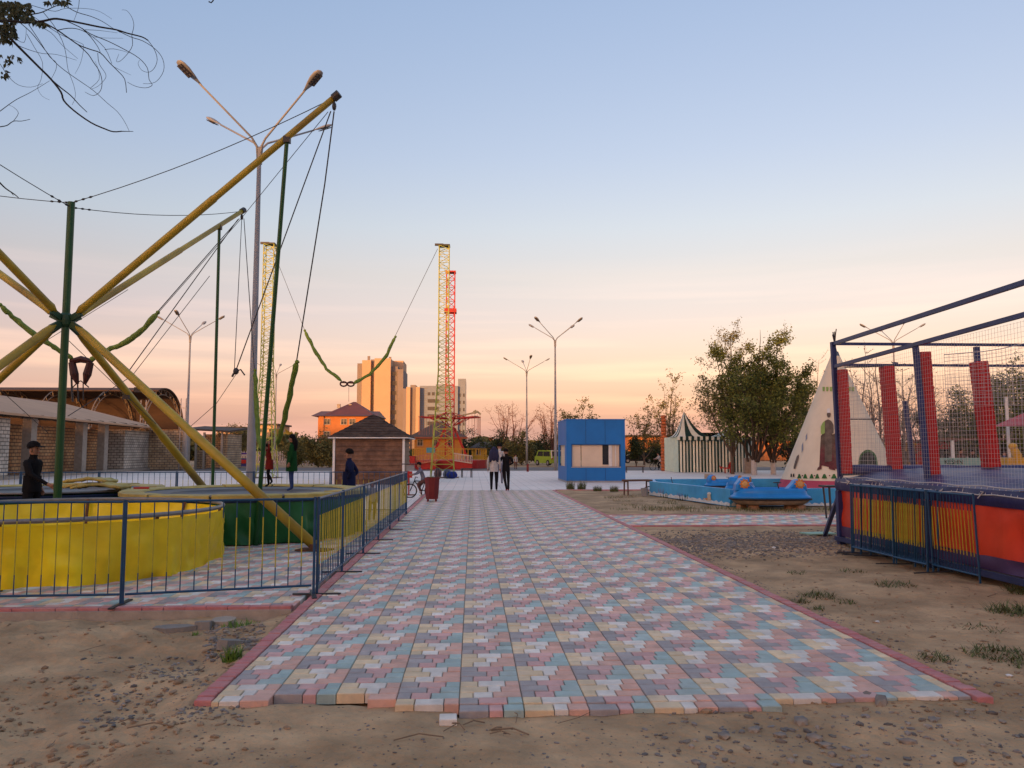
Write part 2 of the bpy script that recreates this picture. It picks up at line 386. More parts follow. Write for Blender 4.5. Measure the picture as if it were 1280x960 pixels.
while x > -15.5:
    barrier((x, 19.35+.02*i), (x-1.8, 19.37+.02*i), "%s section from the right of the barrier row behind the trampolines, brick building beyond" % ordn[i], GL); x -= 1.82; i += 1

# ------------------------------------------------------------------ trampolines
m_ysk = mat("yellow vinyl", (.88,.70,.010), .38, .14, 2.2, bump=.8, bscale=3.5, c2=(.72,.52,.01))  # c2 blotches paint the shading of the skirt's folds into the colour
m_gsk = mat("dark green vinyl", (.006,.10,.022), .45, .25, 2, bump=.4, bscale=5)
m_pad = mat("yellow pad vinyl", (.46,.36,.09), .6, .2, 5, bump=.4, bscale=8, c2=(.36,.28,.08))
m_bpad = mat("blue hem", (.012,.03,.09), .5, .2)
m_mat = mat("trampoline mesh", (.10,.11,.12), .6, .1)
m_rim = mat("rim steel", (.20,.19,.18), .45, .2, metal=.4)
m_rust = mat("rusty leg", (.12,.05,.025), .8, .3)
def trampoline(c, r, h, kind, label, back_only=False):
    c = Vector((c[0], c[1], 0)); root = thing("bungee_trampoline", c, label, "trampoline", "bungee trampolines under the poles")
    n = 200; mb = MB(); rings = 12; sd = c.x
    vs = []
    for i in range(rings):
        z = h-.05-(h-.06)*i/(rings-1); f = i/(rings-1)
        for j in range(n):
            a = 2*pi*j/n
            ww = (.10*fbm(cos(a)*3.1+sd, sin(a)*3.1, z*.9)+.10*fbm(cos(a)*9+sd, sin(a)*9, z*1.1)+.05*(1-2*abs(fbm(cos(a)*8+z*2.2, sin(a)*8-z*1.5, 3+sd))))*(f**.7*1.1)-.05*f+.012*sin(a*24)*f
            drop = 0
            if kind == 'yellow': drop = .03*sin(a*5+1)
            vs.append(c+Vector(((r+ww-.04*f)*cos(a), (r+ww-.04*f)*sin(a), max(.012, z+drop*f))))
    mb.add(vs, [(i*n+j, i*n+(j+1) % n, (i+1)*n+(j+1) % n, (i+1)*n+j) for i in range(rings-1) for j in range(n)])
    s = mb.build("skirt", m_ysk if kind == 'yellow' else m_gsk, root, smooth=True)
    rm = MB(); ring = [c+Vector((r*cos(2*pi*j/64), r*sin(2*pi*j/64), h)) for j in range(65)]
    rm.poly(ring, .027 if kind == 'yellow' else .022, 8, cap=False); rm.build("rim", m_rim, root, smooth=True)
    for k in range(8):
        a = 2*pi*(k+.3)/8; lg = MB(); lg.tube(c+Vector(((r-.2)*cos(a), (r-.2)*sin(a), 0)), c+Vector(((r-.03)*cos(a), (r-.03)*sin(a), h)), .022, n=6); lg.build("leg", m_rust if kind == 'yellow' else m_green, root)
    if kind != 'yellow':
        mm = MB(); mm.lathe(c, [(0.001, h-.055), (r*.5, h-.045), (r-.32, h-.01), (r-.3, h-.02), (.001, h-.065)], 48); mm.build("jump_mat", m_mat, root, smooth=True)
        segs = 12
        for k in range(segs):
            if back_only and 6 <= k <= 10: continue
            pd = MB(); a0 = 2*pi*k/segs+.01; a1 = 2*pi*(k+1)/segs-.01; up = random.uniform(0, .03); m_ = 9
            prof = [(r-.36, h-.005), (r-.33, h+.015+up*.6), (r+.0, h+.022+up*.6), (r+.045, h+.01), (r+.045, h-.05), (r-.1, h-.02)]
            vv = []
            for i in range(m_+1):
                a = a0+(a1-a0)*i/m_
                for rr, zz in prof: vv.append(c+Vector((rr*cos(a), rr*sin(a), zz+.008*fbm(a*6, rr*3, sd))))
            q = len(prof)
            pd.add(vv, [(i*q+j, (i+1)*q+j, (i+1)*q+(j+1) % q, i*q+(j+1) % q) for i in range(m_) for j in range(q)]+[tuple(range(q)), tuple(m_*q+j for j in range(q))[::-1]])
            pd.build("pad", m_pad, root, smooth=False)
        hb = MB(); hb.lathe(c, [(r+.03, h-.045), (r+.035, h-.10), (r+.02, h-.10), (r+.02, h-.045)], 64); hb.build("hem_band", m_bpad, root, smooth=True)
    return root
T1 = (-5.52,10.75); T2 = (-4.15,15.0); T3 = (-8.45,16.35); T4 = (-9.75,12.1)
trampoline(T1, 2.12, .75, 'yellow', "open round trampoline with bright yellow vinyl skirt behind the front barrier")
trampoline(T2, 2.12, .78, 'green', "round trampoline with dark green skirt and yellow pads, two children jumping")
trampoline(T3, 2.10, .76, 'green', "rear green trampoline with folded yellow pads heaped on its rim", True)
trampoline(T4, 2.10, .76, 'green', "left green trampoline mostly cut off by the picture edge")
for i, (dx, dy, dz, w_) in enumerate(((1.25,-.9,.0,1.1),(1.55,-1.15,.05,.9),(1.15,-.7,.10,.8))):
    fo = MB(); cc = Vector((T3[0]+dx, T3[1]+dy, .80+dz)); nn = 20
    vv = []
    for a in range(nn):
        for b in range(7):
            u = a/(nn-1)-.5; v = b/6-.5
            vv.append(cc+Vector((u*w_, v*.5, .05*cos(u*3)+.035*fbm(u*4+i, v*5, i))))
    fo.add(vv, [(a*7+b, (a+1)*7+b, (a+1)*7+b+1, a*7+b+1) for a in range(nn-1) for b in range(6)])
    o = fo.build("folded_pad", m_pad, loc=cc, smooth=True); sm = o.modifiers.new("s", 'SOLIDIFY'); sm.thickness = .045
    tag(o, ["crumpled yellow pad, lowest of the heap on the rear green trampoline", "crumpled yellow pad overhanging the right rim of the rear trampoline", "crumpled yellow pad on top of the heap behind the central post"][i], "pad", "loose yellow pads on the rear trampoline")
rb = MB(); cc = P(177, 611, 15.2); rb.box(cc, (.26,.2,.07), .3); tag(rb.build("red_cushion", m_red, loc=cc), "small red cushion beside the crumpled yellow pads", "cushion")

# ------------------------------------------------------------------ bungee frame
Cx = Vector((P(82,405,13.5).x, 13.5, 0)); E1 = Vector((.9556,-.296,0)); E2 = Vector((.296,.9556,0))
fr = thing("bungee_tower", Cx, "green central post with eight olive yellow poles crossing at its hub", "bungee tower")
mb = MB(); mb.tube(Cx, Cx+Vector((.0,0,5.72)), .066, .06, n=14); mb.build("post", m_green, fr, smooth=False)
mb = MB(); mb.lathe(Cx, [(.0,3.57),(.07,3.57),(.11,3.61),(.12,3.69),(.11,3.77),(.07,3.81),(.0,3.81)], 16)
for d in (E1, -E1, E2, -E2):
    mb.bar(Cx+d*.12+Vector((0,0,3.72)), Cx+d*.3+Vector((0,0,3.80)), .06, .10); mb.bar(Cx+d*.12+Vector((0,0,3.62)), Cx+d*.3+Vector((0,0,3.52)), .06, .10)
mb.build("hub", mat("hub", (.01,.05,.02), .5), fr)
mb = MB(); mb.box(Cx+Vector((0,0,.02)), (.7,.7,.03)); mb.build("base_plate", m_dark, fr)
tipA = P(418,122,12.0); tipB = P(302.5,264,18.45); hubz = Vector((0,0,3.70))
dA = tipA-(Cx+hubz); dB = tipB-(Cx+hubz)
tips = {'A': tipA, 'B': tipB, 'C': Cx+hubz-E1*5.05+Vector((0,0,3.15)), 'D': Cx+hubz-E2*5.05+Vector((0,0,3.15))}
for k, d in (('A', E1), ('B', E2), ('C', -E1), ('D', -E2)):
    s = Cx+hubz+d*.22+Vector((0,0,.1)); e = tips[k]; r_ = .062
    p = MB(); L_ = (e-s).length; p.poly([s, s+(e-s)*.02, s+(e-s)*.04, s+(e-s)*.55, s+(e-s)*.555, e], [.03,.07,r_,r_,r_*.86,r_*.80], 14); po = p.build("upper_pole", m_arm, fr, smooth=True)
    q = MB(); q.poly([e-(e-s).normalized()*.02, e+(e-s).normalized()*.10], .066, 14); q.ell(e+Vector((0,0,-.14)), (.035,.05,.07), 8, 6)
    q.tube(e, e+Vector((0,0,-.1)), .012, n=5); q.build("pulley", m_dark, fr)
feet = {'A': G(393,688), 'B': Cx+E2*4.73, 'C': Cx-E1*4.73, 'D': Cx-E2*4.73}
for k, d in (('A', E1), ('B', E2), ('C', -E1), ('D', -E2)):
    s = Cx+hubz+d*.22-Vector((0,0,.12)); e = feet[k]+Vector((0,0,.07)); dd = (e-s)
    p = MB(); p.poly([s, s+dd*.02, s+dd*.045, s+dd*.5, s+dd*.505, e], [.03,.055,.066,.068,.077,.077], 14); p.build("leg_pole", m_arm, fr, smooth=True)
    q = MB(); q.box(feet[k]+Vector((0,0,.012)), (.5,.3,.02), math.atan2(d.y, d.x)); q.box(feet[k]+Vector((0,0,.05)), (.06,.22,.1), math.atan2(d.y, d.x)); q.build("foot_plate", m_rust, fr)
    wq = MB(); m1 = s+dd*.28; wq.lathe(m1, [(0,-.02),(.05,-.02),(.05,.03),(0,.03)], 8); wq.box(m1-Vector((0,0,.1)), (.12,.05,.08)); wq.build("winch", m_dark, fr)
stA = Cx+hubz+dA*.835; stB = Cx+hubz+dB*.83
for i, (a, b) in enumerate(((stA, Vector((-3.46,13.0,0))), (stB, Vector((stB.x,stB.y+.1,0))), (Cx+hubz-E1*4.2+Vector((0,0,2.6)), Cx-E1*4.2), (Cx+hubz-E2*4.2+Vector((0,0,2.6)), Cx-E2*4.2))):
    p = MB(); p.poly([b, a], [.036,.032], 10); p.build("support_post", m_green, fr)
    q = MB(); q.box(a+Vector((0,0,-.05)), (.10,.10,.1)); q.build("bracket", m_dark, fr)
def cable(name, pts, r, label, cat="cable", group="cables and ropes of the bungee frame", m=None, sag=0, knots=0):
    P_ = [Vector(p) for p in pts]
    if sag and len(P_) == 2:
        a, b = P_; P_ = [a.lerp(b, t/10)-Vector((0,0,sag*4*(t/10)*(1-t/10))) for t in range(11)]
    mb = MB(); mb.poly(P_, r, 5)
    for k in range(knots):
        a_ = P_[0].lerp(P_[1], .12+.3*k); b_ = P_[0].lerp(P_[1], .12+.3*k+.16); mb.poly([a_, a_.lerp(b_, .5), b_], [.008,.020,.008], 6)
    return tag(mb.build(name, m or m_rope, loc=P_[0]), label, cat, group)
ptop = Cx+Vector((0,0,5.66))
for k, lab in (('A',"thin guy cable from the post top up to the nearer, highest pole tip"),('B',"thin level guy cable from the post top to the farther pole tip"),('C',"upper thin guy cable running from the post top to the left edge"),('D',"lower thin guy cable running from the post top to the left edge")):
    cable("guy_cable", [ptop+Vector((0,0,.05 if k in 'AC' else -.03)), tips[k]], .007, lab, knots=3, sag=.12)
# lower turnbuckle guys crossing by the hub
cable("guy_cable", [P(0,462,14), P(160,362,17)], .006, "thin wire passing just above the hub from lower left to upper right")
cable("guy_cable", [P(85,425,13.6), P(195,530,14.5)], .006, "thin wire from the hub down to the right along the leg poles")
# bungee ropes and sleeves
child1 = P(334, 585, 14.9)
def sleeve(name, pix, r, label, m, group):
    pp = []
    for i in range(len(pix)-1):
        a = P(*pix[i]); b = P(*pix[i+1])
        for t in range(6): pp.append(a.lerp(b, t/6))
    pp.append(P(*pix[-1])); k = len(pp)
    rad = [r*(.35 if i in (0, k-1) else (.82+.35*random.random())) for i in range(k)]
    pp = [p+Vector((random.uniform(-1,1), random.uniform(-1,1), random.uniform(-1,1)))*r*.22 for p in pp]
    mb = MB(); mb.poly(pp, rad, 8); mb.ell(pp[0], r*.8, 8, 5)
    return tag(mb.build(name, m, loc=pp[0], smooth=True), label, "bungee", group)
SG = "green bungee sleeves of the trampolines"
tA2 = tipA+Vector((0,0,-.22)); tB2 = tipB+Vector((0,0,-.18))
cable("bungee_rope", [tA2, P(406,230,12.4), P(371,450,13.6)], .011, "right hand dark rope dropping from the high pole tip to a green sleeve", "rope")
cable("bungee_rope", [tA2+Vector((-.05,0,0)), P(295,463,13.6)], .010, "dark slanting rope from the high pole tip to a loose hook", "rope")
cable("bungee_rope", [tA2+Vector((-.1,.03,0)), P(300,275,15.6), P(196,393,15.5)], .006, "very thin line from the high pole tip down past the far tip", "rope")
cable("bungee_rope", [tB2, P(293,463,15)], .008, "left of the two vertical ropes under the farther pole tip", "rope")
cable("bungee_rope", [tB2+Vector((.05,0,0)), P(318,462,15.6)], .009, "right of the two ropes under the farther pole tip, reaching the sleeve by the lamp", "rope")
cable("bungee_rope", [tB2+Vector((-.06,0,0)), P(195,392,16.0)], .010, "rope from the farther tip to the far green sleeve's end", "rope")
cable("bungee_rope", [tB2+Vector((-.09,0,-.02)), P(158,468,15.6)], .010, "rope from the farther tip running lowest to the winch on the leg", "rope")
cable("bungee_rope", [P(262,345,17), P(165,470,15.7), P(85,520,13)], .007, "thin rope beside the winch rope, crossing the leg poles", "rope")
cable("bungee_rope", [P(297,465,13.6), P(270,505,13.6), P(236,535,13.6)], .005, "thin slack line hanging from the loose hook", "rope")
cable("bungee_rope", [P(0,487,14), P(60,541,14)], .006, "thin wire low at the left edge, over the brick building", "rope")
hk = MB(); c0 = P(295,464,13.6); hk.ell(c0, (.05,.04,.06), 8, 6); hk.poly([c0, P(301,462,13.6), P(306,469,13.6)], .013, 5); hk.poly([c0, P(292,467,13.6), P(290,471,13.6)], .02, 5); tag(hk.build("rope_hook", m_dark, loc=c0), "dark hook knotted on ropes left of the lamp post", "hook")
sleeve("bungee_sleeve", [(371,452,13.6),(364,485,13.9),(354,530,14.4),(347,556,14.8)], .048, "green sleeve slanting from the right down to the child in red", m_sleeve2, SG)
sleeve("bungee_sleeve", [(319,463,15.5),(320,500,15.4),(323,548,15.2),(331,570,15.0)], .042, "green sleeve close beside the grey lamp post, above the child", m_sleeve2, SG)
sleeve("bungee_sleeve", [(0,381,15.2),(18,398,15.4),(45,420,15.6),(68,434,15.8),(92,450,16)], .050, "pale green sleeve sloping down from the left edge behind the hub", m_sleeve, SG)
sleeve("bungee_sleeve", [(197,391,15.8),(172,418,15.9),(150,432,15.95),(127,440,16),(112,451,16)], .054, "pale green sleeve rising to the right behind the leg poles", m_sleeve, SG)
hn = thing("bungee_harness", P(100,470,16), "empty dark red harness hanging between pale green sleeves behind the post", "harness")
h1 = MB(); h1.poly([P(88,452,16), P(101,449,16), P(115,452,16)], [.05,.07,.05], 8); h1.build("waist_bar", m_redring, hn)
for s, pp in ((0, [(90,453),(93,468),(97,480)]), (1, [(113,453),(109,468),(106,480)])):
    h = MB(); h.poly([P(x_, y_, 16) for x_, y_ in pp], [.07,.085,.03], 8); h.build("leg_loop", m_redring, hn)
h = MB(); h.poly([P(89,455,16), P(90,490,16), P(91,502,16)], .02, 5); h.poly([P(97,478,16), P(98,502,16)], .015, 5); h.poly([P(104,479,16), P(104,500,16)], .012, 5); h.poly([P(97,478,16), P(101,476,16), P(105,479,16), P(111,484,16)], .012, 5); h.poly([P(97,478,16), P(90,485,16)], .012, 5); h.build("strap", m_dark, hn)

# ------------------------------------------------------------------ slingshot ride
m_lat = mat("yellow green lattice paint", (.40,.40,.06), .5, .2, 3, c2=(.26,.36,.07))
def lattice(name, base, H, wb, wt, panels, m, label, cat, r=.028, cant=.45):
    base = Vector(base); root = thing(name, base, label, cat, "lattice towers of the slingshot ride" if 'slingshot' in label else None)
    def wd(z):
        f = z/H; return wb+(wt-wb)*min(1, f/cant) if cant else wb+(wt-wb)*f
    cs = [(-1,-1),(1,-1),(1,1),(-1,1)]
    def pt(c, z): ww = wd(z)/2; return base+Vector((c[0]*ww, c[1]*ww, z))
    for c in cs:
        mb = MB(); mb.poly([pt(c, 0), pt(c, H*cant), pt(c, H)], r, 6); mb.build("upright", m, root)
    zs = [0]; step = H/panels
    while zs[-1] < H-.1: zs.append(min(H, zs[-1]+step*(1.9 if zs[-1] < H*.12 else (1.3 if zs[-1] < H*.35 else .85))))
    for i in range(len(zs)-1):
        for k in range(4):
            a, b = cs[k], cs[(k+1) % 4]
            if i % 2: a, b = b, a
            mb = MB(); mb.bar(pt(a, zs[i]), pt(b, zs[i+1]), r*1.0); mb.bar(pt(a, zs[i+1]), pt(b, zs[i+1]), r*.9)
            mb.build("brace", m, root)
    t = MB(); t.box(base+Vector((0,0,H+.03)), (wt+.1, wt+.1, .06)); t.box(base+Vector((-.3,0,H+.1)), (.5,.12,.12)); t.build("head", m_dark, root)
    t = MB(); t.box(base+Vector((0,0,.01)), (wb+.5, wb+.5, .02)); t.build("base_plate", m_rust, root)
    return root
tR = XY(553.5, 46); tL = XY(331, 46)
hR = P(554,308,46).z; lattice("lattice_tower", (tR[0],46,0), hR, 1.35, .58, 34, m_lat, "yellow green steel lattice tower of the slingshot ride, standing on the walk", "tower")
lattice("lattice_tower", (tL[0],46,0), P(333,306,46).z, 1.25, .58, 34, m_lat, "yellow green lattice tower of the slingshot ride seen behind the grey lamp post", "tower")
cable("slingshot_cable", [P(547,311,46), P(494,420,46)], .014, "thin wire from the right lattice tower down to the long green sleeve", group="wires of the slingshot ride")
cable("slingshot_cable", [P(340,310,46), P(381,413,46)], .012, "thin wire from the left lattice tower down to the long green sleeve", group="wires of the slingshot ride")
sleeve("slingshot_sleeve", [(381,413,46),(393,438,46),(408,461,46),(427,476,46)], .095, "long olive sleeve left of the slingshot seat", m_sleeve2, "sleeves of the slingshot ride")
sleeve("slingshot_sleeve", [(494,421,46),(483,445,46),(462,468,46),(441,480,46)], .095, "long olive sleeve right of the slingshot seat, before the tall building", m_sleeve2, "sleeves of the slingshot ride")
st = thing("slingshot_harness", P(434,480,46), "dark red slingshot harness hanging between two long sleeves", "harness")
for cx_ in (429.5, 438.5):
    h = MB(); cc = P(cx_, 480, 46); h.poly([cc+Vector((.19*cos(a*pi/6), 0, .13*sin(a*pi/6))) for a in range(13)], .05, 6, cap=False); h.build("loop", m_redring, st)
h = MB(); h.bar(P(425,478,46), P(444,479,46), .07); h.build("cross_bar", m_redring, st)
h = MB(); h.tube(P(436,484,46), P(436,502,46), .01, n=4); h.build("tether", m_rope, st)

# ------------------------------------------------------------------ street lamps
m_lamp = mat("lamp post paint", (.22,.225,.235), .5, .15, 3); m_led = mat("lamp lens", (.10,.09,.07), .3)
def make_lamp(H=10.2, r0=.125, reach=1.9, rise=1.15):
    root = thing("street_lamp", (0,0,0), "x", "street lamp")
    mb = MB(); mb.poly([(0,0,0),(0,0,2.2),(0,0,2.25),(0,0,H)], [r0, r0*.97, r0*.86, r0*.45], 12); mb.build("pole", m_lamp, root, smooth=True)
    mb = MB(); mb.lathe((0,0,0), [(0,.02),(.2,.02),(.2,.04),(.0,.04)], 12); mb.build("base_plate", m_lamp, root)
    mb = MB(); mb.lathe((0,0,H-.5), [(0,0),(.085,0),(.085,.45),(.05,.5),(0,.5)], 10); mb.build("collar", m_lamp, root)
    for k in range(4):
        a = R(45+90*k); d = Vector((cos(a), sin(a), 0)); Z = Vector((0,0,1))
        mb = MB(); s = Z*(H-.35)+d*.05; mb.poly([s, s+Z*.35+d*.04, s+Z*.55+d*.22, s+Z*(.35+rise)+d*(reach)], [.035,.034,.03,.026], 7); arm = mb.build("arm", m_lamp, root, smooth=True)
        e = s+Z*(.35+rise)+d*reach; dd = (d*(reach-.22)+Z*(rise-.2)).normalized(); hd = MB(); q = dd.to_track_quat('Y', 'Z').to_matrix()
        prof = [(-.06,.03),(.05,.05),(.25,.11),(.45,.155),(.62,.15),(.72,.10),(.75,.02)]
        vs = []; m_ = 10
        for y, ww in prof:
            for j in range(m_): t = 2*pi*j/m_; vs.append(e+q@Vector((ww*cos(t), y, .35*ww*sin(t)+.01)))
        hd.add(vs, [(i*m_+j, i*m_+(j+1) % m_, (i+1)*m_+(j+1) % m_, (i+1)*m_+j) for i in range(len(prof)-1) for j in range(m_)]+[tuple(range(m_)), tuple((len(prof)-1)*m_+j for j in range(m_))])
        hh = hd.build("lamp_head", m_lamp, root, smooth=True)
        ln = MB(); ln.mi = 0; ln.box(e+q@Vector((0,.46,-.058)), (.20,.40,.02), rot=q)
        ln.mi = 1
        for u in (-.055, .055):
            for vv in (.32,.42,.52,.62): ln.box(e+q@Vector((u,vv,-.071)), (.05,.05,.012), rot=q)
        ln.build("lens", [mat("lamp underside", (.03,.022,.018), .5) if k == 0 and not hasattr(make_lamp, 'm') else make_lamp.m, m_led], arm if False else hh)
        if not hasattr(make_lamp, 'm'): make_lamp.m = bpy.data.materials["lamp underside"]
    return root
lamp0 = make_lamp(); lamp0.location = (-6.15, 22.5, 0); lamp0.rotation_euler = (0,0,R(6)); LG = "four armed street lamps"
lamp0['label'] = "tall grey four armed street lamp nearest the camera, rising behind the trampolines"; lamp0['group'] = LG
for px, Y, rz, lab in ((694.5, 62, 3, "four armed street lamp just left of the blue kiosk"), (658.5, 87, 52, "slimmer looking four armed street lamp farther off, left of the blue kiosk's lamp"),
                       (233, 61, 40, "four armed street lamp in front of the brick building's right end"), (343, 92, 48, "distant four armed street lamp between grey post and orange house"),
                       (1122, 62, 40, "four armed street lamp seen above the red padded cage")):
    x_, y_ = XY(px, Y); place(lamp0, (x_, y_, 0), R(rz), lab)

# ------------------------------------------------------------------ padded trampoline cage on the right
m_pred = mat("red foam pad", (.42,.010,.008), .6, .2, 5, bump=.3, bscale=20)
m_skr = mat("orange red vinyl", (.62,.050,.014), .42, .2, 1.6, bump=.5, bscale=4, c2=(.50,.025,.010))
m_skb = mat("navy vinyl", (.014,.014,.085), .4, .25, 3, bump=.4, bscale=8)
m_mat2 = mat("indigo mat", (.022,.03,.12), .45, .35, 3.5, bump=1.2, bscale=7)
m_pur = mat("purple hem vinyl", (.06,.03,.09), .5, .2, 3)
m_steel = mat("blue grey tube", (.035,.05,.13), .35, .25, 4, metal=.3)
m_net = mat("pale net cord", (.50,.46,.44), .8)
CX = 5.95; CY0 = 3.2; CY1 = 12.7; CXR = 13.0
cg = thing("trampoline_cage", (CX+2, CY1-2, 0), "long blue framed trampoline cage with red skirt, navy mats and red padded poles", "trampoline cage")
def wall_cloth(a, b, z0, z1, name, m, amp=.03, nrm=Vector((-1,0,0)), nu=90, nv=8, bulge=.0, seed=0):
    a = Vector(a); b = Vector(b); vs = []
    for i in range(nu+1):
        for j in range(nv+1):
            u = i/nu; v = j/nv; p = a.lerp(b, u); z = z0+(z1-z0)*v; s = u*(b-a).length
            o = amp*fbm(s*1.1+seed, z*1.3+s*.5, seed, 3)*sin(pi*min(1, v*1.0))+amp*.6*fbm(s*3+seed, z*1.1-s*1.2, 3, 3)+bulge*sin(pi*v)
            vs.append(p+nrm*o+Vector((0,0,z)))
    mb = MB(); k = nv+1; mb.add(vs, [(i*k+j, (i+1)*k+j, (i+1)*k+j+1, i*k+j+1) for i in range(nu) for j in range(nv)])
    mb.nofix = 1; return mb.build(name, m, cg, smooth=True)
wall_cloth((CX,CY0,0), (CX,CY1,0), .26, .90, "skirt", m_skr, .07, seed=3); wall_cloth((CX-.012,CY0,0), (CX-.012,CY1,0), .14, .30, "hem", m_pur, .03, seed=3)
wall_cloth((CX,CY1,0), (CXR,CY1,0), .2, .95, "skirt", m_skr, .05, Vector((0,1,0)), seed=8)
wall_cloth((CX-.03,CY0,0), (CX-.03,CY1+.02,0), .87, 1.06, "skirt_band", m_skb, .03, bulge=.02, seed=5, nv=5)
dk = MB(); nu, nv = 60, 40; vs = []
for i in range(nu+1):
    for j in range(nv+1):
        u = i/nu; v = j/nv; y = CY0+(CY1-CY0)*u; x = CX-.03+(CXR-CX)*v
        z = 1.06+.14*min(1, v*6)+.03*fbm(y*1.2, x*1.6, 2)+(.035*abs(sin(y*1.6)) if v > .05 else 0)
        vs.append((x, y, z))
dk.add(vs, [(i*(nv+1)+j, (i+1)*(nv+1)+j, (i+1)*(nv+1)+j+1, i*(nv+1)+j+1) for i in range(nu) for j in range(nv)]); dk.nofix = 1; dk.build("deck_mat", m_mat2, cg, smooth=True)
rl = MB(); rl.poly([(CX+.05+i*.35, CY1-.06, 1.19+.012*fbm(i*.7,1)) for i in range(20)], [.085+.01*fbm(i*.9,3) for i in range(20)], 12); rl.build("padded_roll", m_mat2, cg, smooth=True)
for k, y in enumerate((CY1-.04, 10.1, 7.4)):
    p = MB(); p.box2((CX-.05, y-.05, 0), (CX+.05, y+.05, .86)); p.build("deck_leg", m_navy, cg)
p = MB(); p.box2((CX-.07, CY0, .06), (CX-.01, CY1+.05, .13)); p.build("base_rail", m_steel, cg)
z1, z2 = 3.27, 2.92
def rail(name, a, b, w_, m=m_navy): p = MB(); p.bar(a, b, w_); return p.build(name, m, cg)
rail("top_rail", (CX,CY1,z1), (CX,CY0,z1+.10), .055, m_steel); rail("middle_rail", (CX,CY1-.01,z2-.03), (CX+.003,CY0,z2+.14), .052, m_steel)
rail("top_rail", (CX+.05,CY1,z1), (CXR,CY1,z1+.0), .045); rail("middle_rail", (CX+.05,CY1,z2), (CXR,CY1,z2), .04)
wall_cloth((CX,CY0,0), (CXR,CY0,0), .2, 1.05, "skirt", m_skr, .05, Vector((0,-1,0)), seed=12)
for zz_, ww_ in ((z1+.10,.05),(z2+.14,.045)): rail("end_rail", (CX+.03,CY0,zz_), (CXR,CY0,zz_), ww_)
for xx_ in (CX, (CX+CXR)/2, CXR): rail("cage_post", (xx_,CY0,0), (xx_,CY0,z1+.12), .07)
for yy_, tt_ in ((CY1,z1+.03),((CY0+CY1)/2,z1+.05)): rail("cage_post", (CXR,yy_,0), (CXR,yy_,tt_), .07)
rail("top_rail", (CXR,CY1,z1), (CXR,CY0+.05,z1+.10), .05, m_steel)
wall_cloth((CXR,CY0,0), (CXR,CY1,0), .2, 1.05, "skirt", m_skr, .05, Vector((1,0,0)), seed=15)
def lean_post(pt, pb, Y, z_b, z_t, w_): 
    a = P(*pt, Y); b = P(*pb, Y); p = MB(); p.bar((b.x, Y, z_b), (a.x, Y, z_t), w_); return p.build("cage_post", m_navy, cg)
p = MB(); p.bar((CX+.04,CY1,1.0), (CX-.01,CY1,z1+.03), .07); p.build("cage_post", m_navy, cg)
lean_post((1144,428), (1160,600), 10.75, 1.06, 2.98, .065)
lean_post((1220,425), (1222,455), CY1-.02, 2.9, z1-.04, .075)
lean_post((1131,500), (1143,590), CY1+.3, 1.1, 2.35, .06)
lean_post((1119,448), (1119,458), CY1-.06, 2.9, 2.96, .06)
def pad_pole(top, bot, Y, w_, seed):
    random.seed(seed); root_l = None
    pt = P(*top, Y); pb = P(*bot, Y); d = pb-pt; n_ = max(8, int(d.length/.095)); k0 = None; x_ = d.to_track_quat('Z', 'Y').to_matrix()
    mb = MB(); mb.bar(pt, pb, w_-.03); o = mb.build("padded_pole", m_pred, cg)
    for i in range(n_):
        c = pt+d*((i+.5)/n_); q = MB(); hw = w_/2; hh = d.length/n_/2*.975
        if k0 is None:
            for (s0, s1, zz0, zz1) in ((.95,1,-1,-.8),(1,1,-.8,.8),(1,.95,.8,1)):
                v_ = [x_@Vector((a*hw*s, b*hw*s, z*hh)) for s, z in ((s0, zz0), (s1, zz1)) for a, b in ((-1,-1),(1,-1),(1,1),(-1,1))]
                q.add(v_, [(0,1,5,4),(1,2,6,5),(2,3,7,6),(3,0,4,7)]+([(0,1,2,3)] if zz0 == -1 else [])+([(4,5,6,7)] if zz1 == 1 else []))
            q.v = [(a+c.x, b+c.y, e+c.z) for a, b, e in q.v]; k0 = q.build("foam_ring", m_pred, o); k0.location = (0,0,0); base_c = c.copy()
            me = k0.data
            for vtx in me.vertices: vtx.co = vtx.co + (wloc(o)-c)
            k0.location = c-wloc(o)
        else:
            inst(k0, c-wloc(o)+Vector((random.uniform(-.002,.002), random.uniform(-.002,.002), 0)), 0, o)
    return o
pad_pole((1053,462), (1059,592), CY1-.12, .125, 1); pad_pole((1108,458), (1119,588), CY1-.05, .175, 2)
pad_pole((1154,440), (1167,601), 10.9, .145, 3); pad_pole((1223,452), (1239,584), CY1-.3, .20, 4)
# nets
nm = MB()
ys = np.arange(CY0, CY1-.05, .055)
for y in ys: nm.bar((CX+.01, y, 1.08), (CX+.01, y, 2.86+.1*(CY1-y)/8), .0018)
for z in np.arange(1.10, 2.93, .055): nm.bar((CX+.012, CY0, z), (CX+.012, CY1-.05, z-.02), .0018)
nm.build("front_net", m_net, cg)
nm = MB()
for x_ in np.arange(CX+.1, 11.5, .07): nm.bar((x_, CY1+.02, 1.25), (x_, CY1+.02, 2.75), .0028)
for z in np.arange(1.28, 2.76, .07): nm.bar((CX+.05, CY1+.022, z), (11.5, CY1+.022, z), .0028)
nm.build("rear_net", m_net, cg)
nm = MB()                     # the inner net that hangs high towards the right
def ntop(x_): return 2.95+.28*(1-math.exp(-(x_-7.2)*.9))+.05*sin(x_*3)
for x_ in np.arange(7.15, 11.6, .075): nm.bar((x_, 11.6, 2.2), (x_, 11.6, ntop(x_)), .003)
for t in np.linspace(0, 1, 16):
    pp = [(x_, 11.6, 2.2+(ntop(x_)-2.2)*t) for x_ in np.arange(7.15, 11.6, .3)]
    nm.poly(pp, .003 if t < .98 else .008, 3)
nm.build("inner_net", m_net, cg)
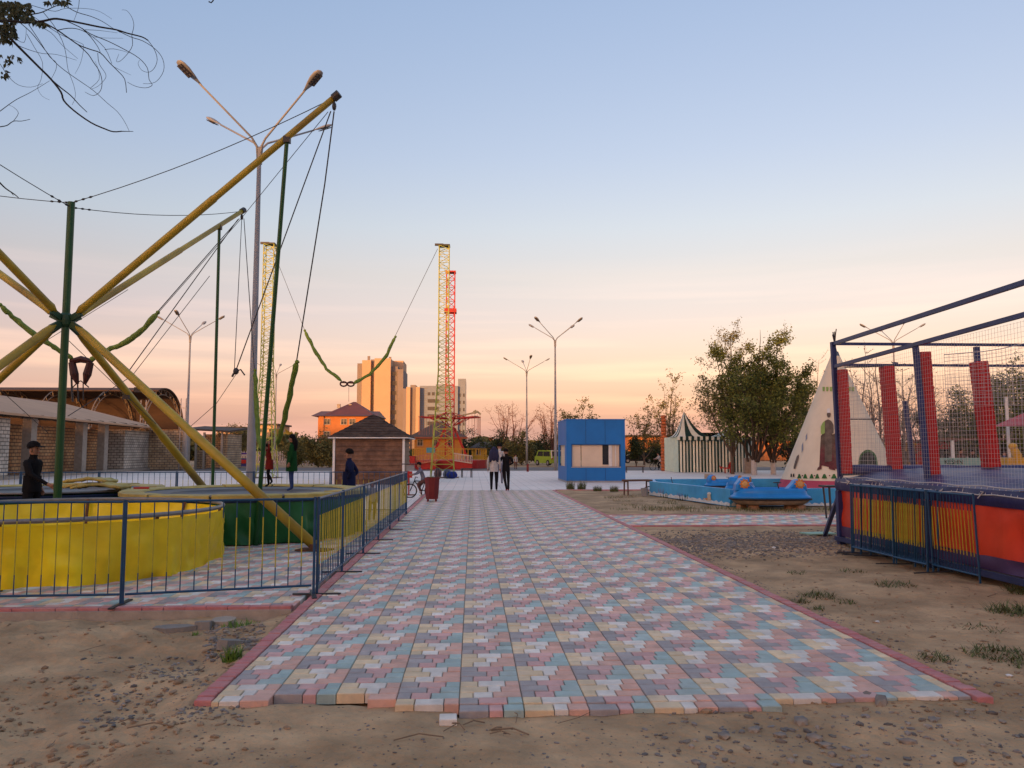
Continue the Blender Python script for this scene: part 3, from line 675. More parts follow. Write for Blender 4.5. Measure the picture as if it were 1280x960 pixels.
rp = MB(); rp.poly([P(1056,459,12.6), P(1085,458.5,12.6), P(1120,457,12.6)], .012, 5); rp.poly([P(1063,524,12.9), P(1100,524,12.9)], .01, 5); rp.build("rope", m_dark, cg)
rp = MB(); c = P(1147,525,10.8); rp.ell(c, (.03,.03,.05), 6, 5); rp.poly([c, P(1143,530,10.8), P(1141,535,10.8)], .012, 5); rp.poly([c, P(1150,521,10.8), P(1154,530,10.8)], .012, 5); rp.build("knotted_cloth", m_dark, cg)
lc = MB()
for i in range(86):
    y = CY0+.05+i*.11; lc.bar((CX-.055, y, 1.0), (CX+.0, y+.03, 1.085), .006)
lc.poly([(CX-.06, CY0+i*.25, 1.0+.008*sin(i*2.1)) for i in range(38)], .007, 4); lc.poly([(CX-.02, CY0+i*.25, 1.09+.01*sin(i*1.7)) for i in range(38)], .007, 4)
for y in (12.2, 11.2, 9.7, 8.9):
    for q in range(4): lc.poly([(CX-.05,y,1.03), (CX-.09,y+random.uniform(-.06,.06),1.0+random.uniform(-.06,.07))], .006, 4)
lc.build("lacing", m_net, cg)
# barriers leaning on the skirt
GB = "crowd barriers leaning against the red skirt"
fa, fb = G(1065,692), G(1162,716)
def stk(t0, t1, off): a = fa.lerp(fb, t0); b = fa.lerp(fb, t1); return (a.x+off, a.y), (b.x+off, b.y)
for (t0, t1, off, ln_, lab) in ((-.02,.80,.16,2,"rearmost blue yellow barrier of the stack, closest against the red skirt"),(.16,1.0,.12,2,"blue yellow barrier second from the back of the stack by the red skirt"),(-.05,.78,.075,1.5,"middle blue yellow barrier of the stack, its left end by the cage leg"),
        (.10,.96,.035,1.5,"blue yellow barrier second from the front of the stack by the red skirt"),(.0,.62,0,1,"front left blue yellow barrier of the stack, feet on the dirt"),(.60,1.0,-.02,1,"short looking front right barrier of the stack, two posts close together")):
    a, b = stk(t0, t1, off); barrier(a, b, lab, GB, lean=R(-ln_))
a, b = G(1167,716), G(1226,731); barrier((a.x,a.y), (b.x,b.y), "single blue barrier at the right end, red skirt bare behind it", GB, lean=R(2))
# prop, plank and little table at the cage's far corner
pr = MB(); pr.bar(P(1051,612,12.9), (G(1031,669).x, G(1031,669).y, .0), .06); tag(pr.build("prop_pole", m_navy, loc=G(1031,669)), "navy slanting prop pole at the left corner of the cage", "pole")
pl = MB(); c = G(1023,668); pl.box((c.x, c.y, .02), (.55,.34,.02), .2); tag(pl.build("ground_board", mat("mint paint", (.25,.42,.32), .6, .2), loc=c), "pale mint green board lying on gravel by the prop pole", "board")
tb = thing("small_table", XY(1040,17.5)+(0,), "small dark table standing behind the cage's left corner", "table")
c = Vector(XY(1040,17.5)+(0,)); p = MB(); p.box(c+Vector((0,0,.72)), (.5,.4,.04)); p.build("tabletop", m_dark, tb)
for sx, sy in ((-1,-1),(1,-1),(-1,1),(1,1)):
    p = MB(); p.bar(c+Vector((sx*.12,sy*.12,0)), c+Vector((sx*.16,sy*.15,.7)), .035); p.build("leg", m_dark, tb)
# ------------------------------------------------------------------ people
def cloth(n, c): return mat(n, c, .9, .22, 14, spec=.15)
def person(loc, h, yaw, label, top, pants, shoes, pose=None, hair='short', group=None, hem=None, sleeve=None, cap=None, stout=1, name="person", skin=None):
    """one continuous skinned body in a pose; faces -Y before the turn"""
    J = {'pel':(0,0,.95),'wst':(0,0,1.08),'chs':(0,.0,1.28),'nck':(0,.0,1.47),'hd0':(0,-.01,1.53),'hd1':(0,-.02,1.60),'hd2':(0,-.012,1.67),'hd3':(0,0,1.715),
         'shL':(.17,0,1.41),'elL':(.235,.02,1.13),'wrL':(.24,-.05,.89),'haL':(.24,-.075,.81),
         'shR':(-.17,0,1.41),'elR':(-.235,.02,1.13),'wrR':(-.24,-.05,.89),'haR':(-.24,-.075,.81),
         'hiL':(.09,0,.90),'knL':(.10,-.015,.50),'anL':(.10,.02,.09),'toL':(.115,-.13,.035),
         'hiR':(-.09,0,.90),'knR':(-.10,-.015,.50),'anR':(-.10,.02,.09),'toR':(-.115,-.13,.035)}
    if pose: J.update(pose)
    RAD = {'pel':.135,'wst':.12,'chs':.145,'nck':.055,'hd0':.072,'hd1':.09,'hd2':.088,'hd3':.06,'sh':.072,'el':.047,'wr':.033,'ha':.036,'hi':.10,'kn':.068,'an':.045,'to':.036}
    B = [('pel','wst','top'),('wst','chs','top'),('chs','nck','top'),('nck','hd0','skin'),('hd0','hd1','skin'),('hd1','hd2','skin'),('hd2','hd3','skin'),
         ('pel','hiL','pants'),('hiL','knL','pants'),('knL','anL','pants'),('anL','toL','shoes'),('pel','hiR','pants'),('hiR','knR','pants'),('knR','anR','pants'),('anR','toR','shoes'),
         ('chs','shL','top'),('shL','elL','top'),('elL','wrL','arm'),('wrL','haL','skin'),('chs','shR','top'),('shR','elR','top'),('elR','wrR','arm'),('wrR','haR','skin')]
    keys = list(J); s = h/1.76
    me = bpy.data.meshes.new("body"); vs = [Vector(J[k]) for k in keys]; es = [(keys.index(a), keys.index(b)) for a, b, _ in B]; rad = [RAD.get(k, RAD.get(k[:2]))*(stout if k in ('pel','wst','chs') else 1) for k in keys]
    for sd in 'LR':                        # five fingers
        hd = Vector(J['ha'+sd]); wr = Vector(J['wr'+sd]); d = (hd-wr).normalized(); sx = d.cross(Vector((1,0,0))).normalized()
        for f in range(5):
            o = (f-1.5)*.019; ln = (.06,.075,.07,.055,.05)[f]; a = hd+sx*o; b = a+d*ln+Vector((0,0,0))+sx*.004*f
            if f == 4: a = hd-sx*.04-d*.02; b = a+d*.05-sx*.025
            i0 = len(vs); vs += [a, b]; rad += [.012, .008]; es += [(keys.index('ha'+sd), i0), (i0, i0+1)]
    me.from_pydata(vs, es, []); ob = bpy.data.objects.new("body", me); col.objects.link(ob)
    md = ob.modifiers.new("sk", 'SKIN'); md.use_smooth_shade = True
    for i, v in enumerate(me.skin_vertices[0].data): v.radius = (rad[i], rad[i]*(.72 if i < len(keys) and keys[i] in ('pel','wst','chs') else 1)); v.use_root = (i == 0)
    sb = ob.modifiers.new("ss", 'SUBSURF'); sb.levels = 1; sb.render_levels = 1
    dg = bpy.context.evaluated_depsgraph_get(); em = bpy.data.meshes.new_from_object(ob.evaluated_get(dg)); bpy.data.objects.remove(ob)
    ms = {'top': top, 'pants': pants, 'shoes': shoes, 'skin': skin or m_skin, 'arm': sleeve or top}; ml = ['top','pants','shoes','skin','arm']
    em.materials.clear()
    for k in ml: em.materials.append(ms[k])
    segs = [(Vector(J[a]), Vector(J[b]), ml.index(c)) for a, b, c in B]
    for p in em.polygons:
        c = p.center; best = 9; bi = 0
        for a, b, mi in segs:
            t = max(0, min(1, (c-a).dot(b-a)/(b-a).length_squared)); dd = (c-(a+(b-a)*t)).length
            if mi == 0: dd *= .72
            if dd < best: best = dd; bi = mi
        p.material_index = bi; p.use_smooth = True
    root = thing(name, (0,0,0), label, "person", group); bo = bpy.data.objects.new("body", em); col.objects.link(bo); bo.parent = root
    # face and hair
    H = Vector(J['hd1']); T = Vector(J['hd2']); up = (T-H).normalized(); fw = Vector(pose.get('look', (0,-1,0))) if pose else Vector((0,-1,0)); fw = fw.normalized(); sd_ = up.cross(fw).normalized()
    f = MB(); f.mi = 0; nb = H+fw*.085+up*.005; f.add([nb-sd_*.014, nb+sd_*.014, nb+up*.05, nb+fw*.03], [(0,1,3),(1,2,3),(2,0,3)])
    for q in (-1, 1): f.ell(H+sd_*q*.088+up*.01, (.014,.022,.032), 8, 5)
    f.mi = 1
    for q in (-1, 1): f.ell(H+fw*.083+sd_*q*.032+up*.035, (.011,.009,.007), 6, 4)
    f.mi = 2; f.box(H+fw*.082-up*.04, (.045,.012,.009))
    f.build("face", [skin or m_skin, m_black, m_red], root)
    hm = MB(); n = 14; HC = H+up*.055-fw*.012
    def cap_(zlow, r, back):
        vs = []; rows = 8
        for i in range(rows+1):
            t = (i/rows)*pi*zlow
            for j in range(n):
                a = 2*pi*j/n; d = sd_*cos(a)-fw*sin(a); rr = r*sin(t)*(1+.05*fbm(cos(a)*3, sin(a)*3, t*3))
                lift = 0 if sin(a) > -.2 else .055*(-sin(a))*(i/rows)
                vs.append(HC+d*rr+up*(r*1.12*cos(t)+lift))
        hm.add(vs, [(i*n+j, (i+1)*n+j, (i+1)*n+(j+1) % n, i*n+(j+1) % n) for i in range(rows) for j in range(n)])
    cap_(.55, .108, 0)
    if hair == 'long':
        pts_ = [HC-fw*.05, HC-fw*.10-up*.1, HC-fw*.12-up*.28, HC-fw*.10-up*.45, HC-fw*.08-up*.58]
        for q in (-.05, 0, .05): hm.poly([p+sd_*q for p in pts_], [.06,.08,.075,.06,.02], 8)
    if hair == 'scarf':
        pts_ = [HC-fw*.03, HC-fw*.07-up*.12, HC-fw*.09-up*.26, HC-fw*.10-up*.40, HC-fw*.10-up*.50]
        for q in (-.07, 0, .07): hm.poly([p+sd_*q*(1+i*.25) for i, p in enumerate(pts_)], [.075,.10,.10,.08,.02], 8)
    hm.build("hair", hair_m.get(hair, m_hair), root, smooth=True)
    if cap:
        c = MB(); vs = []
        for i in range(5):
            t = i/4*pi*.46
            for j in range(n): a = 2*pi*j/n; vs.append(HC+(sd_*cos(a)+fw*sin(a))*(.118*sin(t))+up*(.13*cos(t)))
        c.add(vs, [(i*n+j, (i+1)*n+j, (i+1)*n+(j+1) % n, i*n+(j+1) % n) for i in range(4) for j in range(n)])
        b0 = HC+up*.025+fw*.10; c.prism([b0-sd_*.07, b0+sd_*.07, b0+sd_*.06+fw*.085-up*.02, b0-sd_*.06+fw*.085-up*.02], up*.012); c.build("cap", cap, root, smooth=False)
    if hem:
        z0, z1, ra, rb_ = hem; P0 = Vector(J['pel']); c = MB(); vs = []; rows = 6
        for i in range(rows+1):
            z = z1+(z0-z1)*i/rows; rr = rb_+(ra-rb_)*i/rows
            for j in range(16): a = 2*pi*j/16; vs.append(Vector((P0.x+rr*cos(a)*(1+.06*sin(a*5)), P0.y+rr*.78*sin(a), z)))
        c.add(vs, [(i*16+j, (i+1)*16+j, (i+1)*16+(j+1) % 16, i*16+(j+1) % 16) for i in range(rows) for j in range(16)]); c.build("jacket_hem", top, root, smooth=True)
    root.location = loc; root.rotation_euler = (0, 0, yaw); root.scale = (s, s, s)
    return root
m_scarf = mat("navy scarf", (.018,.018,.055), .8, .2, 20)
hair_m = {'short': m_hair, 'long': m_hair, 'scarf': m_scarf}
m_navyc = cloth("navy jacket", (.008,.012,.045)); m_jgreen = cloth("green jacket", (.006,.05,.012)); m_jeans = cloth("blue jeans", (.035,.06,.16))
m_pale = cloth("pale shirt", (.42,.40,.39)); m_grey = cloth("grey blue shirt", (.14,.15,.20)); m_redc = cloth("red clothes", (.16,.015,.012)); m_olive = cloth("olive trousers", (.15,.14,.05)); m_brownc = cloth("brown trousers", (.10,.05,.045))
m_whites = cloth("white shoes", (.5,.48,.46)); m_redshoe = cloth("red shoes", (.30,.03,.03))
def at2(px, Y): return (*XY(px, Y), 0)
# attendant by the post, facing right
person(at2(42,14.0), 1.66, R(78), "man in black clothes and cap standing by the green post, arm stretched towards it", m_black, m_black, m_black,
       {'elR':(-.22,-.16,1.17),'wrR':(-.15,-.44,1.0),'haR':(-.13,-.54,.97),'elL':(.22,.08,1.14),'wrL':(.2,-.02,.92),'haL':(.19,-.06,.85)}, cap=m_black, stout=1.12, hem=(.86,1.15,.18,.165))
person(at2(437,17.75), 1.55, R(-100), "seated looking dark haired person in navy jacket behind the trampoline's right rim, facing left", m_navyc, m_black, m_black,
       {'elL':(.26,.13,1.18),'wrL':(.16,.0,1.0),'haL':(.12,-.07,.98),'elR':(-.26,.13,1.18),'wrR':(-.16,.0,1.0),'haR':(-.12,-.07,.98)}, stout=1.3, hem=(.80,1.2,.21,.19))
g_ = G(364, 613, .75); person((g_.x, g_.y, .735), 1.08, R(-85), "long haired girl in green jacket and blue jeans standing on the green trampoline", m_jgreen, m_jeans, m_jeans, hair='long', stout=1.2, hem=(.62,1.25,.235,.18))
g_ = G(336, 612, .75); person((g_.x, g_.y, .80), .86, R(-60), "small child in red strapped into the harness between green sleeves", m_redc, m_black, m_black,
       {'chs':(0,-.08,1.27),'nck':(0,-.12,1.44),'hd0':(0,-.15,1.50),'hd1':(0,-.17,1.57),'hd2':(0,-.17,1.64),'hd3':(0,-.16,1.68),'shL':(.17,-.08,1.40),'shR':(-.17,-.08,1.40),'elL':(.28,-.12,1.50),'wrL':(.22,-.1,1.72),'haL':(.21,-.1,1.79),'elR':(-.28,-.12,1.5),'wrR':(-.22,-.1,1.72),'haR':(-.21,-.1,1.79),'knL':(.12,-.1,.55),'anL':(.1,.1,.22),'toL':(.1,.0,.13)}, stout=1.2, hem=(.7,1.1,.21,.17))
person(at2(466,17.1), .86, R(20), "toddler in pale patterned top and olive trousers behind the barrier", cloth("patterned top", (.33,.33,.34)), m_olive, m_whites, stout=1.35)
# strolling pair
person(at2(617.5,30), 1.66, R(178), "person in pale shirt with navy headscarf and black trousers walking away on the paving", m_pale, m_black, m_whites, {'elL':(.25,.03,1.12),'knL':(.10,-.03,.5),'anL':(.1,.0,.09)}, hair='scarf', group=None, stout=1.05, hem=(.78,1.1,.175,.15))
person(at2(632.5,30.2), 1.60, R(186), "person all in black with red shoes walking beside the one in a pale shirt", m_black, m_black, m_redshoe,
       {'elL':(-.0,0,0) and (.27,.03,1.17),'elR':(-.30,.04,1.17),'wrR':(-.16,-.08,1.08),'haR':(-.10,-.1,1.10),'knL':(.05,-.02,.5),'anL':(-.02,.04,.09),'toL':(-.02,-.09,.035)}, hair='short', stout=1.1, hem=(.82,1.1,.165,.15))
person(at2(624.5,37), 1.85, R(180), "person in light shirt with black hair, mostly hidden ahead of the strolling pair", m_pale, m_grey, m_black, stout=1.0)
person(at2(644.5,66), 1.25, R(20), "tiny distant child in white top near the far street lamp", m_pale, m_brownc, m_black)
# ------------------------------------------------------------------ bicycles
def bicycle(label, wheel=.26, m=m_black, scale=1):
    root = thing("bicycle", (0,0,0), label, "bicycle"); L_ = wheel*3.3
    for x in (-L_/2, L_/2):
        t = MB(); t.poly([(x+wheel*cos(a*pi/12), 0, wheel+wheel*sin(a*pi/12)) for a in range(25)], .022, 6, cap=False); wh = t.build("wheel", m_tyre, root)
        s = MB()
        for a in range(8): s.bar((x,0,wheel), (x+wheel*cos(a*pi/4), 0, wheel+wheel*sin(a*pi/4)), .004)
        s.build("spokes", m_galv, wh)
    z = wheel; f = MB(); bb = (-.04,0,z); st_ = (-.14,0,z*2.4); hd = (L_/2-.14,0,z*2.5)
    for a, b in ((bb, st_), (bb, hd), (st_, hd), (bb, (-L_/2,0,z)), (st_, (-L_/2,0,z)), (hd, (L_/2,0,z))): f.tube(a, b, .016, n=6)
    f.build("frame", m, root)
    h = MB(); h.tube(hd, (L_/2-.17,0,z*3.0), .014, n=6); h.tube((L_/2-.2,-.22,z*3.05), (L_/2-.2,.22,z*3.05), .013, n=6); h.build("handlebar", m_dark, root)
    s = MB(); s.tube(st_, (-.16,0,z*2.8), .012, n=6); s.ell((-.17,0,z*2.85), (.11,.055,.03), 8, 5); s.build("saddle", m_black, root)
    p = MB(); p.bar((-.04,-.1,z-.1), (-.04,.1,z+.1), .015); p.build("pedals", m_dark, root)
    return root
bk = bicycle("dark child's bicycle under the boy beside the dark red bin", .215); bk.location = at2(526.5,26.3); bk.rotation_euler = (0,0,R(195))
rid = {'pel':(0,.12,.80),'wst':(0,.07,.95),'chs':(0,-.04,1.14),'nck':(0,-.10,1.32),'hd0':(0,-.12,1.39),'hd1':(0,-.14,1.46),'hd2':(0,-.14,1.53),'hd3':(0,-.13,1.58),
       'shL':(.16,-.06,1.26),'shR':(-.16,-.06,1.26),'elL':(.22,-.22,1.1),'elR':(-.22,-.22,1.1),'wrL':(.2,-.42,1.05),'wrR':(-.2,-.42,1.05),'haL':(.19,-.49,1.05),'haR':(-.19,-.49,1.05),
       'hiL':(.09,.10,.76),'hiR':(-.09,.10,.76),'knL':(.11,-.22,.62),'knR':(-.11,-.10,.50),'anL':(.11,-.05,.27),'anR':(-.13,.04,.10),'toL':(.12,-.16,.24),'toR':(-.14,-.09,.06)}
person(at2(527.5,26.25), 1.24, R(-75), "boy in grey blue shirt and dark cap straddling a bicycle beside the dark red bin", m_grey, m_brownc, m_whites, dict(rid), cap=m_black, stout=1.1)
b2 = bicycle("bicycle ridden past the log patterned column", .28); b2.location = at2(822,62.5); b2.rotation_euler = (0,0,R(200))
person(at2(824,62.5), 1.5, R(-70), "cyclist in white shirt partly behind the log patterned column", m_pale, m_black, m_black, dict(rid))
b3 = bicycle("bicycle lying beside the far end of the brown bench", .26, m_dark); c = at2(823,28.6); b3.location = (c[0], c[1], .02); b3.rotation_euler = (R(62),0,R(8))
# ------------------------------------------------------------------ bin, stand, bags, benches
m_maroon = mat("maroon paint", (.13,.008,.010), .45, .2, 5)
bn = thing("litter_bin", at2(540.5,24.2), "dark red litter bin standing on the walk beside the boy", "bin")
c = Vector(at2(540.5,24.2)); q = MB(); q.lathe(c, [(0,.07),(.19,.07),(.215,.30),(.235,.70),(.20,.70),(.18,.2),(0,.2)], 8, ph=pi/8); q.build("body", m_maroon, bn)
q = MB(); q.lathe(c, [(.24,.66),(.25,.66),(.25,.71),(.24,.71)], 8, ph=pi/8); q.build("rim", m_maroon, bn)
for sx, sy in ((-1,-1),(1,-1),(1,1),(-1,1)): q = MB(); q.box(c+Vector((.12*sx,.12*sy,.035)), (.05,.05,.07)); q.build("leg", m_maroon, bn)
sg = thing("token_stand", at2(511.5,27.7), "red box on a thin red pole with a small grey hood, by the hut corner", "stand"); c = Vector(at2(511.5,27.7))
q = MB(); q.tube(c, c+Vector((0,0,.6)), .025, n=8); q.build("pole", m_red, sg); q = MB(); q.box(c+Vector((0,0,.70)), (.22,.18,.22)); q.build("box", m_red, sg)
q = MB(); q.box(c+Vector((.05,0,.93)), (.26,.2,.2)); q.build("hood", m_lamp, sg); q = MB(); q.box(c+Vector((0,0,1.06)), (.46,.3,.03)); q.build("roof", m_dark, sg); q = MB(); q.box(c+Vector((0,0,.01)), (.4,.4,.02)); q.build("base_plate", m_rust, sg)
def bag(px, Y, w_, h_, m, label, seed):
    c = Vector(at2(px, Y)); root = thing("bag", c, label, "bag"); q = MB(); n, k = 16, 10; vs = []
    for i in range(k+1):
        t = pi*i/k
        for j in range(n):
            a = 2*pi*j/n; f = 1+.18*fbm(cos(a)*2+seed, sin(a)*2, t*1.5)
            vs.append(c+Vector((w_/2*f*sin(t)**.6*cos(a), w_*.36*f*sin(t)**.6*sin(a), h_/2*(1+cos(t)))))
    q.add(vs, [(i*n+j, (i+1)*n+j, (i+1)*n+(j+1) % n, i*n+(j+1) % n) for i in range(k) for j in range(n)]); q.build("body", m, root, smooth=True)
    q = MB(); q.poly([c+Vector((-w_*.2,-w_*.34,h_*.2)), c+Vector((-w_*.22,-w_*.42,h_*.55)), c+Vector((-w_*.1,-w_*.2,h_*.97))], .025, 6); q.poly([c+Vector((w_*.2,-w_*.34,h_*.2)), c+Vector((w_*.2,-w_*.42,h_*.55)), c+Vector((w_*.1,-w_*.2,h_*.97))], .025, 6); q.build("strap", m_dark, root)
bag(547.5, 44.8, .42, .56, mat("dusky brown cloth", (.16,.09,.08), .8, .3, 6), "brown rounded backpack at the foot of the lattice tower", 1)
bag(559, 44.6, .45, .50, mat("grey blue cloth", (.12,.15,.20), .8, .3, 6), "grey blue backpack leaning near the lattice tower", 4)
bag(565, 44.3, .60, .40, mat("blue cloth", (.012,.03,.20), .8, .3, 6), "bright blue slumped bag beside the lattice tower", 7)
def bench(px, Y, Lb, rz, label, h=.45, m=m_wood, ml=m_dark):
    c = Vector(at2(px, Y)); root = thing("bench", (0,0,0), label, "bench")
    for y in (-.13, 0, .13): q = MB(); q.box((0,y,h), (Lb,.10,.055)); q.build("slat", m, root)
    for x in (-Lb*.42, -Lb*.1, Lb*.1, Lb*.42) if Lb > 1.5 else (-Lb*.42, Lb*.42):
        q = MB(); q.bar((x,-.16,0), (x,-.14,h-.02), .04); q.bar((x,.16,0), (x,.14,h-.02), .04); q.bar((x,-.15,h-.04), (x,.15,h-.04), .035); q.build("leg_frame", ml, root)
    root.location = c; root.rotation_euler = (0,0,rz); return root
bench(583.5, 46, .65, R(12), "small dark stool like bench beyond the bags on the walk", .5, m_dark); bench(796, 27.4, 1.0, R(14), "brown slatted bench between the blue kiosk and the painted pool", .5, m_wood, m_wood)
bench(793, 56, 1.4, 0, "low brown bench behind the blue kiosk's right side", .42)
q = MB(); c = Vector(at2(805,26.6)); q.lathe(c, [(0,.01),(.10,.01),(.13,.27),(.11,.27),(.09,.05),(0,.05)], 12); tag(q.build("bucket", m_lamp, loc=c), "grey bucket standing under the end of the brown bench", "bucket")
q = MB(); c = Vector(at2(722,60)); 
# bollard like stub under the far lamp
q.box(Vector(at2(659.5,59))+Vector((0,0,.28)), (.16,.12,.56)); tag(q.build("bollard", m_maroon, loc=at2(659.5,59)), "short brown post below the farther street lamp", "bollard")

# ------------------------------------------------------------------ brown hut
hx0, hx1, hy0, hy1 = XY(417.5,36.5)[0], XY(504.5,36.5)[0], 36.5, 40.2
hut = thing("hut", ((hx0+hx1)/2, (hy0+hy1)/2, 0), "small brown sided hut with dark shingled hip roof and white corners", "hut"); zt = P(450,546,36.5).z
m_sid = mat("brown siding", (.15,.078,.045), .6, .35, 5, bump=.3, bscale=18, c2=(.09,.045,.028)); q = MB(); q.box2((hx0+.04,hy0+.04,.0), (hx1-.04,hy1-.04,zt-.02)); q.build("wall", m_sid, hut)
nbd = 10; bh = zt/nbd
for i in range(nbd):
    z0 = i*bh
    q = MB(); q.prism([(hx0+.06,hy0+.038,z0+.01), (hx0+.06,hy0-.012,z0+.01), (hx0+.06,hy0+.016,z0+bh*.55), (hx0+.06,hy0+.012,z0+bh-.004), (hx0+.06,hy0+.038,z0+bh-.004)], (hx1-hx0-.12,0,0)); q.build("siding_board", m_sid, hut)
    q = MB(); q.prism([(hx1-.038,hy0+.06,z0+.01), (hx1+.012,hy0+.06,z0+.01), (hx1-.016,hy0+.06,z0+bh*.55), (hx1-.038,hy0+.06,z0+bh-.004)], (0,hy1-hy0-.12,0)); q.build("siding_board", m_white if i > 99 else m_sid, hut)
for x in (hx0+.0, hx1-.0):
    q = MB(); q.box((x, hy0-.005, zt/2), (.10,.10,zt)); q.build("corner_trim", m_white, hut)
m_shing = mat("dark shingles", (.085,.060,.047), .95, .4, 4, bump=1.5, bscale=10, c2=(.05,.036,.030), spec=.15); ap = Vector(((hx0+hx1)/2-.05, (hy0+hy1)/2, P(463,518,38.3).z)); o_ = .22
ev = [Vector((hx0-o_,hy0-o_,zt-.01)), Vector((hx1+o_,hy0-o_,zt-.01)), Vector((hx1+o_,hy1+o_,zt-.01)), Vector((hx0-o_,hy1+o_,zt-.01))]
rf = MB(); rf.add(ev+[ap], [(0,1,4),(1,2,4),(2,3,4),(3,0,4),(3,2,1,0)]); ro = rf.build("roof", m_shing, hut)
for side in range(4):
    a, b = ev[side], ev[(side+1) % 4]
    for c_ in range(9):
        t0, t1 = c_/9, (c_+1)/9; p0 = a.lerp(ap, t0); p1 = b.lerp(ap, t0); q0 = a.lerp(ap, t1); q1 = b.lerp(ap, t1); nrm = (b-a).cross(ap-a).normalized()
        q = MB(); q.add([p0+nrm*.035, p1+nrm*.035, q1+nrm*.012, q0+nrm*.012, p0+nrm*.01, p1+nrm*.01], [(0,1,2,3),(4,5,1,0)]); q.build("shingle_course", m_shing, ro)
q = MB()
for i in range(4): a, b = ev[i], ev[(i+1) % 4]; q.bar(a-Vector((0,0,.035)), b-Vector((0,0,.035)), .05)
q.build("fascia", m_white, hut)
# ------------------------------------------------------------------ blue kiosk
m_kio = mat("kiosk blue", (.003,.14,.44), .5, .10, 1.2, bump=.05, bscale=3); m_kil = mat("cream lining", (.60,.50,.38), .7, .08, 2)
kx0, kx1 = XY(708,38.5)[0], XY(781.5,38.5)[0]; ky0, ky1 = 38.5, XY(697.5,42.3)[1]; kz = P(740,525,38.5).z
ko = thing("kiosk", ((kx0+kx1)/2, 40.3, 0), "blue box kiosk with wide cream lined window opening", "kiosk"); oz0, oz1 = P(740,583.5,38.5).z, P(740,556,38.5).z; ox0, ox1 = XY(715,38.5)[0], XY(775,38.5)[0]; t_ = .09
q = MB(); q.box2((kx0,ky0,.02), (kx1,ky0+t_,oz0)); q.box2((kx0,ky0,oz1), (kx1,ky0+t_,kz)); q.box2((kx0,ky0,oz0), (ox0,ky0+t_,oz1)); q.box2((ox1,ky0,oz0), (kx1,ky0+t_,oz1)); q.build("front_wall", m_kio, ko)
q = MB(); a, b = ky0+.7, ky1-.35; q.box2((kx0,ky0+t_,.02), (kx0+t_,ky1,oz0)); q.box2((kx0,ky0+t_,oz1), (kx0+t_,ky1,kz)); q.box2((kx0,ky0+t_,oz0), (kx0+t_,a,oz1)); q.box2((kx0,b,oz0), (kx0+t_,ky1,oz1)); q.build("side_wall", m_kio, ko)
q = MB(); q.box2((kx1-t_,ky0+t_,.02), (kx1,ky1,kz)); q.box2((kx0+t_,ky1-t_,.02), (kx1-t_,ky1,oz0)); q.box2((kx0+t_,ky1-t_,oz1), (kx1-t_,ky1,kz)); q.build("rear_wall", m_kio, ko)
q = MB(); q.box2((kx0-.02,ky0-.02,kz), (kx1+.02,ky1+.02,kz+.05)); q.build("roof", m_kio, ko)
q = MB(); q.box2((kx0+t_,ky0+t_,oz0-.5), (kx1-t_,ky1-t_,oz0-.46)); q.build("floor", m_kil, ko)
fx = lambda z: XY(680+z/6.4, 38.5)[0]
for nm, za, zb in (("shutter",226,296),("shutter",302,470),("mullion",520,546),("shutter",548,570),("mullion",572,580),("shutter",582,604)):
    q = MB(); d_ = .11 if nm == 'shutter' else .10; q.box2((fx(za),ky0+d_,oz0+.01), (fx(zb),ky0+d_+.03,oz1-.01)); q.build(nm, m_kil if nm == 'shutter' else m_white, ko)
q = MB(); q.box2((fx(470),ky0+.125,oz0+.1), (fx(520),ky0+.135,oz1-.02)); q.build("window_pane", m_glass, ko)
q = MB(); q.box2((fx(470),ky0+.11,oz0+.01), (fx(520),ky0+.15,oz0+.1)); q.build("sill", m_kil, ko)
q = MB()
for xx in (.33, .66): x_ = kx0+(kx1-kx0)*xx; q.box2((x_-.012,ky0-.008,.05), (x_+.012,ky0-.001,oz0-.05)); q.box2((x_-.012,ky0-.008,oz1+.02), (x_+.012,ky0-.001,kz-.02))
q.build("panel_seam", mat("seam blue", (.003,.07,.22), .5), ko)
q = MB(); q.box2((kx0-.015,ky0-.015,.0), (kx1+.015,ky0-.001,.07)); q.box2((kx0-.015,ky0,.0), (kx0-.001,ky1,.07)); q.build("skirting", m_galv, ko)
q = MB(); q.box2((ox0-.03,ky0-.02,oz1+.001), (ox1+.03,ky0-.001,oz1+.03)); q.box2((ox0-.03,ky0-.02,oz0), (ox0-.001,ky0-.001,oz1)); q.box2((ox1+.001,ky0-.02,oz0), (ox1+.03,ky0-.001,oz1)); q.build("window_frame", bpy.data.materials["seam blue"], ko)
q = MB(); q.box2((ox0-.03,ky0-.03,oz0-.03), (ox1+.03,ky0-.001,oz0-.001)); q.build("ledge", m_kil, ko)
q = MB(); q.box2((kx0+.12,a+.02,oz0), (kx0+.15,b-.02,oz1)); q.build("side_shutter", m_kil, ko)
